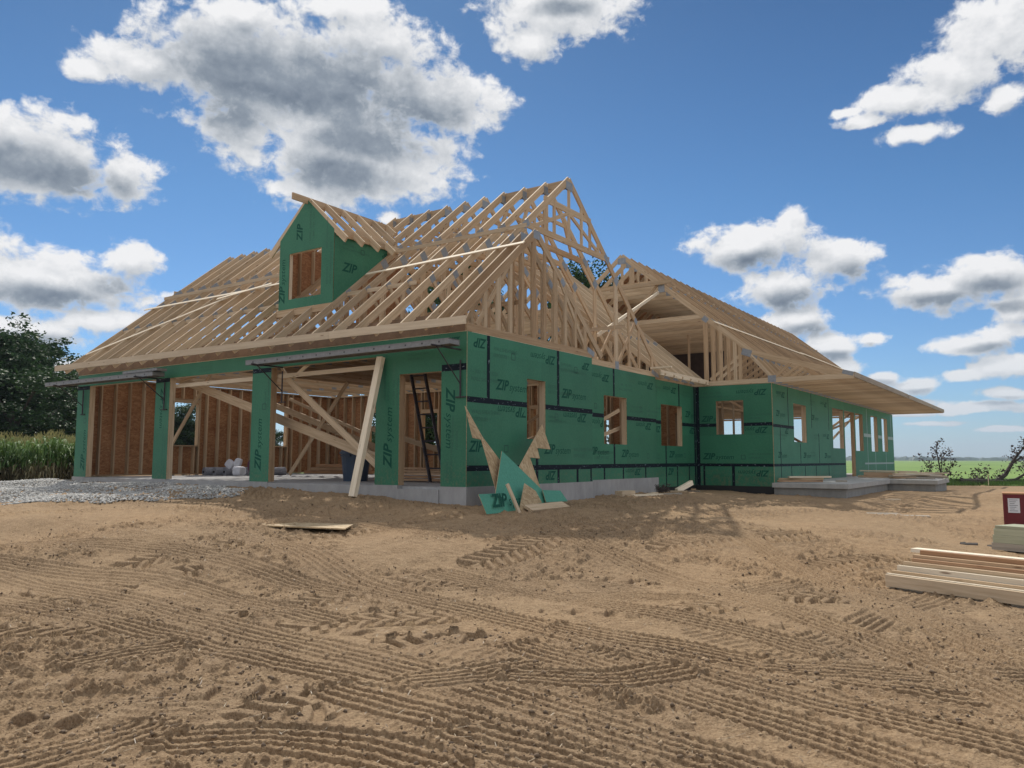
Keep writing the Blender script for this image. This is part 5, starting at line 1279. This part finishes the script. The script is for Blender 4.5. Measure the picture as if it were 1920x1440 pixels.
thing(mb, 'fallen_log', DEADBARK, 'dark log lying between the two uprooted trees', 'log')
p = at(1843, 37.5); mb = MB(); zz = GH(p.x, p.y); mb.tube([(p.x, p.y, zz), (p.x, p.y, zz + .55)], .012, 6); thing(mb, 'marker_stake', PALE, 'thin marker stake in the grass before the brush row', 'stake')
# clods and debris in the soil at the right
for i, (px, py, dpt) in enumerate(((1800, 0, 12.6), (1832, 0, 12.3), (1862, 0, 12.0))):
    p = at(px, dpt); zz = GH(p.x, p.y); mb = MB()
    for k in range(5): mb.box((p.x + random.uniform(-.12, .12), p.y + random.uniform(-.1, .1), zz + .02), (random.uniform(.06, .16), random.uniform(-.05, .05), .01), (0, .05, .01), (0, 0, .03))
    thing(mb, 'bark_scrap', DEADBARK, ['left dark bark scrap on the soil in front of the red crate', 'middle dark bark scrap on the soil in front of the red crate', 'dark bark scrap nearest the treated bundle'][i], 'scrap')

# ------------------------------------------------------------ air
mb = MB(); mb.aabb(-5400, 5400, -5400, 5400, -4.5, 90)
m, nt, b = mat('haze'); nt.nodes.remove(b); pv = nt.nodes.new('ShaderNodeVolumePrincipled'); pv.inputs['Color'].default_value = (.72, .84, 1.0, 1); pv.inputs['Density'].default_value = HZD
pv.inputs['Anisotropy'].default_value = .2; lk(nt, pv.outputs[0], nt.nodes['Material Output'].inputs['Volume'])
tag(mb.build('haze', m), 'thin summer haze over the fields', kind='stuff')
# ------------------------------------------------------------ daylight
SUN_EL, SUN_AZ = R(47), math.atan2(-.762, .641)
sd = bpy.data.lights.new('sun', 'SUN'); sd.energy = 3.9; sd.angle = R(.9); sd.color = (1, .94, .84)
so = bpy.data.objects.new('sun', sd); COL.objects.link(so)
sv = Vector((math.sin(SUN_AZ) * math.cos(SUN_EL), math.cos(SUN_AZ) * math.cos(SUN_EL), math.sin(SUN_EL)))
so.rotation_euler = (-sv).to_track_quat('-Z', 'Y').to_euler(); so.location = (0, 0, 40)
wd = bpy.data.worlds.new('World'); SC.world = wd; wd.use_nodes = True; nt = wd.node_tree; nt.nodes.clear()
out = nt.nodes.new('ShaderNodeOutputWorld')
sky = nt.nodes.new('ShaderNodeTexSky'); sky.sky_type = 'NISHITA'; sky.sun_disc = False; sky.sun_elevation = SUN_EL; sky.sun_rotation = SUN_AZ
sky.air_density = 1.0; sky.dust_density = .35; sky.ozone_density = 2.2; sky.altitude = 200
SKY_S = .105
tc = nt.nodes.new('ShaderNodeTexCoord'); D_ = tc.outputs['Generated']
sx = nt.nodes.new('ShaderNodeSeparateXYZ'); lk(nt, D_, sx.inputs[0])
azn = math_(nt, 'ARCTAN2', sx.outputs[0], sx.outputs[1]); eln = math_(nt, 'ARCSINE', sx.outputs[2])
cx = nt.nodes.new('ShaderNodeCombineXYZ'); lk(nt, azn, cx.inputs[0]); lk(nt, eln, cx.inputs[1])
BL = [b_ for b_ in [(-0.886,0.449,0.205,0.083),(-0.976,0.46,0.122,0.057),(-1.07,0.438,0.071,0.027),(-1.114,0.422,0.039,0.016),(-0.701,0.439,0.106,0.044),(-0.83,0.377,0.158,0.066),(-0.954,0.382,0.07,0.035),(-0.762,0.363,0.104,0.049),(-0.843,0.333,0.101,0.034),(-0.779,0.499,0.105,0.033),(-0.946,0.508,0.085,0.024),(-0.835,0.533,0.083,0.021),(-1.172,0.324,0.118,0.056),(-1.081,0.318,0.042,0.037),(-1.14,0.193,0.103,0.04),(-1.072,0.227,0.04,0.027),(-1.172,0.138,0.077,0.026),(-1.09,0.156,0.05,0.018),(-0.546,0.538,0.133,0.041),(-0.581,0.505,0.057,0.028),(-0.403,0.473,0.016,0.008),(-0.034,0.446,0.072,0.045),(-0.072,0.418,0.07,0.036),(-0.133,0.403,0.054,0.024),(-0.174,0.385,0.034,0.01),(-0.119,0.362,0.048,0.012),(-0.313,0.261,0.08,0.036),(-0.263,0.277,0.033,0.031),(-0.21,0.235,0.054,0.031),(-0.271,0.203,0.066,0.032),(-0.254,0.163,0.053,0.025),(-0.219,0.133,0.035,0.019),(-0.105,0.189,0.076,0.032),(-0.053,0.2,0.062,0.028),(-0.03,0.166,0.042,0.023),(-0.176,0.137,0.018,0.01),(-0.077,0.124,0.054,0.014),(-0.041,0.136,0.033,0.014),(-0.166,0.094,0.026,0.01),(-0.123,0.084,0.029,0.011),(-0.083,0.091,0.024,0.009),(-0.047,0.071,0.031,0.009),(-0.143,0.066,0.042,0.005),(-0.073,0.054,0.046,0.005),(-0.114,0.042,0.051,0.004),(-0.044,0.034,0.033,0.004),(-0.065,0.058,0.062,0.008),(-0.143,0.053,0.048,0.005),(-0.028,0.382,0.029,0.015),(-0.186,0.398,0.026,0.007),(-0.043,0.099,0.043,0.017),(-0.765,0.298,0.02,0.011),(-0.22,0.108,0.046,0.016),(-1.001,0.188,0.048,0.012),(-1.14,0.093,0.108,0.023),(-1.234,0.226,0.057,0.043),(-0.004,0.296,0.019,0.011)] if b_[2] > .017] 
def cloud_group():
    g = bpy.data.node_groups.new('cloud_cover', 'ShaderNodeTree')
    g.interface.new_socket('P', in_out='INPUT', socket_type='NodeSocketVector'); g.interface.new_socket('D', in_out='OUTPUT', socket_type='NodeSocketFloat'); g.interface.new_socket('B', in_out='OUTPUT', socket_type='NodeSocketFloat')
    gi = g.nodes.new('NodeGroupInput'); go_ = g.nodes.new('NodeGroupOutput')
    # warp the outlines
    wn = g.nodes.new('ShaderNodeTexNoise'); wn.inputs['Scale'].default_value = 9; wn.inputs['Detail'].default_value = 2; g.links.new(gi.outputs[0], wn.inputs['Vector'])
    w1 = g.nodes.new('ShaderNodeVectorMath'); w1.operation = 'SUBTRACT'; w1.inputs[1].default_value = (.5, .5, .5); g.links.new(wn.outputs['Color'], w1.inputs[0])
    w2 = g.nodes.new('ShaderNodeVectorMath'); w2.operation = 'MULTIPLY_ADD'; w2.inputs[1].default_value = (.045, .022, 0); g.links.new(w1.outputs[0], w2.inputs[0]); g.links.new(gi.outputs[0], w2.inputs[2])
    P_ = w2.outputs[0]; cur = None
    for (a, e, ra, re) in BL:
        s = g.nodes.new('ShaderNodeVectorMath'); s.operation = 'SUBTRACT'; s.inputs[1].default_value = (a, e, 0); g.links.new(P_, s.inputs[0])
        m1 = g.nodes.new('ShaderNodeVectorMath'); m1.operation = 'MULTIPLY'; m1.inputs[1].default_value = (1 / ra, 1 / re, 0); g.links.new(s.outputs[0], m1.inputs[0])
        l = g.nodes.new('ShaderNodeVectorMath'); l.operation = 'LENGTH'; g.links.new(m1.outputs[0], l.inputs[0])
        if cur is None: cur = l.outputs['Value']
        else:
            mn = g.nodes.new('ShaderNodeMath'); mn.operation = 'SMOOTH_MIN'; mn.inputs[2].default_value = .5; g.links.new(cur, mn.inputs[0]); g.links.new(l.outputs['Value'], mn.inputs[1]); cur = mn.outputs[0]
    bl = math_(g, 'SUBTRACT', .90, cur); bl = math_(g, 'MAXIMUM', bl, -1.2)
    n1 = noise(g, scaled(g, gi.outputs[0], (1, 1.5, 1)), 17, 3, .55); n2 = noise(g, scaled(g, gi.outputs[0], (1, 1.25, 1)), 42, 9, .62, .25)
    s0_ = math_(g, 'ADD', bl, math_(g, 'MULTIPLY', math_(g, 'SUBTRACT', n1, .5), 1.1)); sm = math_(g, 'ADD', bl, math_(g, 'MULTIPLY', math_(g, 'SUBTRACT', n1, .5), .45)); d = math_(g, 'ADD', s0_, math_(g, 'MULTIPLY', math_(g, 'SUBTRACT', n2, .5), 1.25))
    g.links.new(d, go_.inputs[0]); g.links.new(sm, go_.inputs[1]); return g
CORES = [(-0.944,0.447,0.111,0.042),(-0.846,0.444,0.137,0.046),(-0.75,0.422,0.077,0.033),(-0.967,0.401,0.057,0.026),(-0.83,0.349,0.071,0.025),(-0.79,0.386,0.09,0.024),(-1.182,0.314,0.067,0.024),(-1.124,0.305,0.049,0.02),(-1.149,0.175,0.063,0.014),(-1.073,0.194,0.039,0.012),(-1.167,0.127,0.056,0.01),(-0.292,0.238,0.052,0.015),(-0.196,0.212,0.034,0.016),(-0.253,0.191,0.056,0.014),(-0.236,0.154,0.035,0.009),(-0.1,0.178,0.061,0.009),(-0.053,0.189,0.034,0.011),(-0.06,0.164,0.058,0.007),(-0.057,0.121,0.034,0.006),(-0.538,0.541,0.042,0.01),(-0.22,0.122,0.029,0.006),(-0.164,0.088,0.027,0.005),(-0.121,0.076,0.031,0.005),(-0.05,0.064,0.029,0.005),(-0.179,0.131,0.01,0.004),(-0.079,0.08,0.02,0.004)]
def core_field(vec):
    cur = None
    for (a, e, ra, re) in CORES:
        s = nt.nodes.new('ShaderNodeVectorMath'); s.operation = 'SUBTRACT'; s.inputs[1].default_value = (a, e, 0); lk(nt, vec, s.inputs[0])
        m1 = nt.nodes.new('ShaderNodeVectorMath'); m1.operation = 'MULTIPLY'; m1.inputs[1].default_value = (1 / ra, 1 / re, 0); lk(nt, s.outputs[0], m1.inputs[0])
        l = nt.nodes.new('ShaderNodeVectorMath'); l.operation = 'LENGTH'; lk(nt, m1.outputs[0], l.inputs[0])
        cur = l.outputs['Value'] if cur is None else math_(nt, 'SMOOTH_MIN', cur, l.outputs['Value'], .35)
    nb = noise(nt, vec, 24, 5, .6)
    return math_(nt, 'ADD', math_(nt, 'SUBTRACT', 1.05, cur), math_(nt, 'MULTIPLY', math_(nt, 'SUBTRACT', nb, .5), 1.1))
CG = cloud_group()
def cg(vec):
    n = nt.nodes.new('ShaderNodeGroup'); n.node_tree = CG; lk(nt, vec, n.inputs[0]); return n
a0 = cg(cx.outputs[0])
ofs = nt.nodes.new('ShaderNodeVectorMath'); ofs.operation = 'ADD'; ofs.inputs[1].default_value = (-.003, .016, 0); lk(nt, cx.outputs[0], ofs.inputs[0])
a1 = cg(ofs.outputs[0])
def sstep(v, a, b_):
    n = nt.nodes.new('ShaderNodeMapRange'); n.interpolation_type = 'SMOOTHSTEP'; n.inputs[1].default_value = a; n.inputs[2].default_value = b_; lk(nt, v, n.inputs[0]); return n.outputs[0]
# unseen bright cloud overhead and behind the camera, added as fill light
dt = nt.nodes.new('ShaderNodeVectorMath'); dt.operation = 'DOT_PRODUCT'; lk(nt, D_, dt.inputs[0]); dt.inputs[1].default_value = (-.572, .820, 0)
away = math_(nt, 'MAXIMUM', sstep(eln, .60, .78), math_(nt, 'SUBTRACT', 1.0, sstep(dt.outputs['Value'], .30, .60)))
n0 = noise(nt, D_, 3.1, 6, .6)
gen = math_(nt, 'SUBTRACT', math_(nt, 'MULTIPLY', math_(nt, 'SUBTRACT', n0, .40), 7.0), math_(nt, 'MULTIPLY', math_(nt, 'SUBTRACT', 1.0, away), 9.0))
Dn = math_(nt, 'MAXIMUM', a0.outputs[0], gen); Du = a1.outputs[0]; Su = a1.outputs[1]
alpha = sstep(Dn, -.06, .34)
lit = math_(nt, 'SUBTRACT', a0.outputs[0], Du)
core = math_(nt, 'MULTIPLY', sstep(core_field(cx.outputs[0]), -.55, .80), sstep(a0.outputs[0], .0, .55))
br = math_(nt, 'ADD', math_(nt, 'SUBTRACT', .88, math_(nt, 'MULTIPLY', core, .56)), math_(nt, 'MULTIPLY', lit, .30))
br = math_(nt, 'MAXIMUM', math_(nt, 'MINIMUM', br, 1.0), math_(nt, 'MULTIPLY', away, .58))
br = math_(nt, 'MAXIMUM', br, .16)
ccol = ramp(nt, br, [(.14, (.135, .175, .235)), (.40, (.27, .315, .375)), (.68, (.54, .57, .61)), (1.0, (.90, .90, .91))])
hz = nt.nodes.new('ShaderNodeMapRange'); lk(nt, eln, hz.inputs[0]); hz.inputs[1].default_value = 0; hz.inputs[2].default_value = .14; hz.inputs[3].default_value = .62; hz.inputs[4].default_value = 0
ccol = mix(nt, hz.outputs[0], ccol, (.42, .52, .62))
tint = ramp(nt, math_(nt, 'MULTIPLY', eln, 1.6), [(0.0, (.52, .72, 1.02)), (.12, (.50, .72, .98)), (.5, (.37, .62, .82)), (.85, (.28, .48, .65))])
skc = mix(nt, 1.0, sky.outputs[0], tint, 'MULTIPLY')
b1 = nt.nodes.new('ShaderNodeBackground'); lk(nt, skc, b1.inputs[0]); b1.inputs[1].default_value = SKY_S
b2 = nt.nodes.new('ShaderNodeBackground'); lk(nt, ccol, b2.inputs[0]); b2.inputs[1].default_value = 1.0
ms = nt.nodes.new('ShaderNodeMixShader'); lk(nt, alpha, ms.inputs[0]); lk(nt, b1.outputs[0], ms.inputs[1]); lk(nt, b2.outputs[0], ms.inputs[2]); lk(nt, ms.outputs[0], out.inputs[0])
wd.cycles.sampling_method = 'MANUAL'; wd.cycles.sample_map_resolution = 1024
SC.view_settings.view_transform = 'Standard'; SC.view_settings.look = 'None'; SC.view_settings.exposure = 0.0; SC.view_settings.gamma = 1
SC.cycles.max_bounces = 6; SC.cycles.diffuse_bounces = 3; SC.cycles.transparent_max_bounces = 4; SC.cycles.use_denoising = True
print('done')
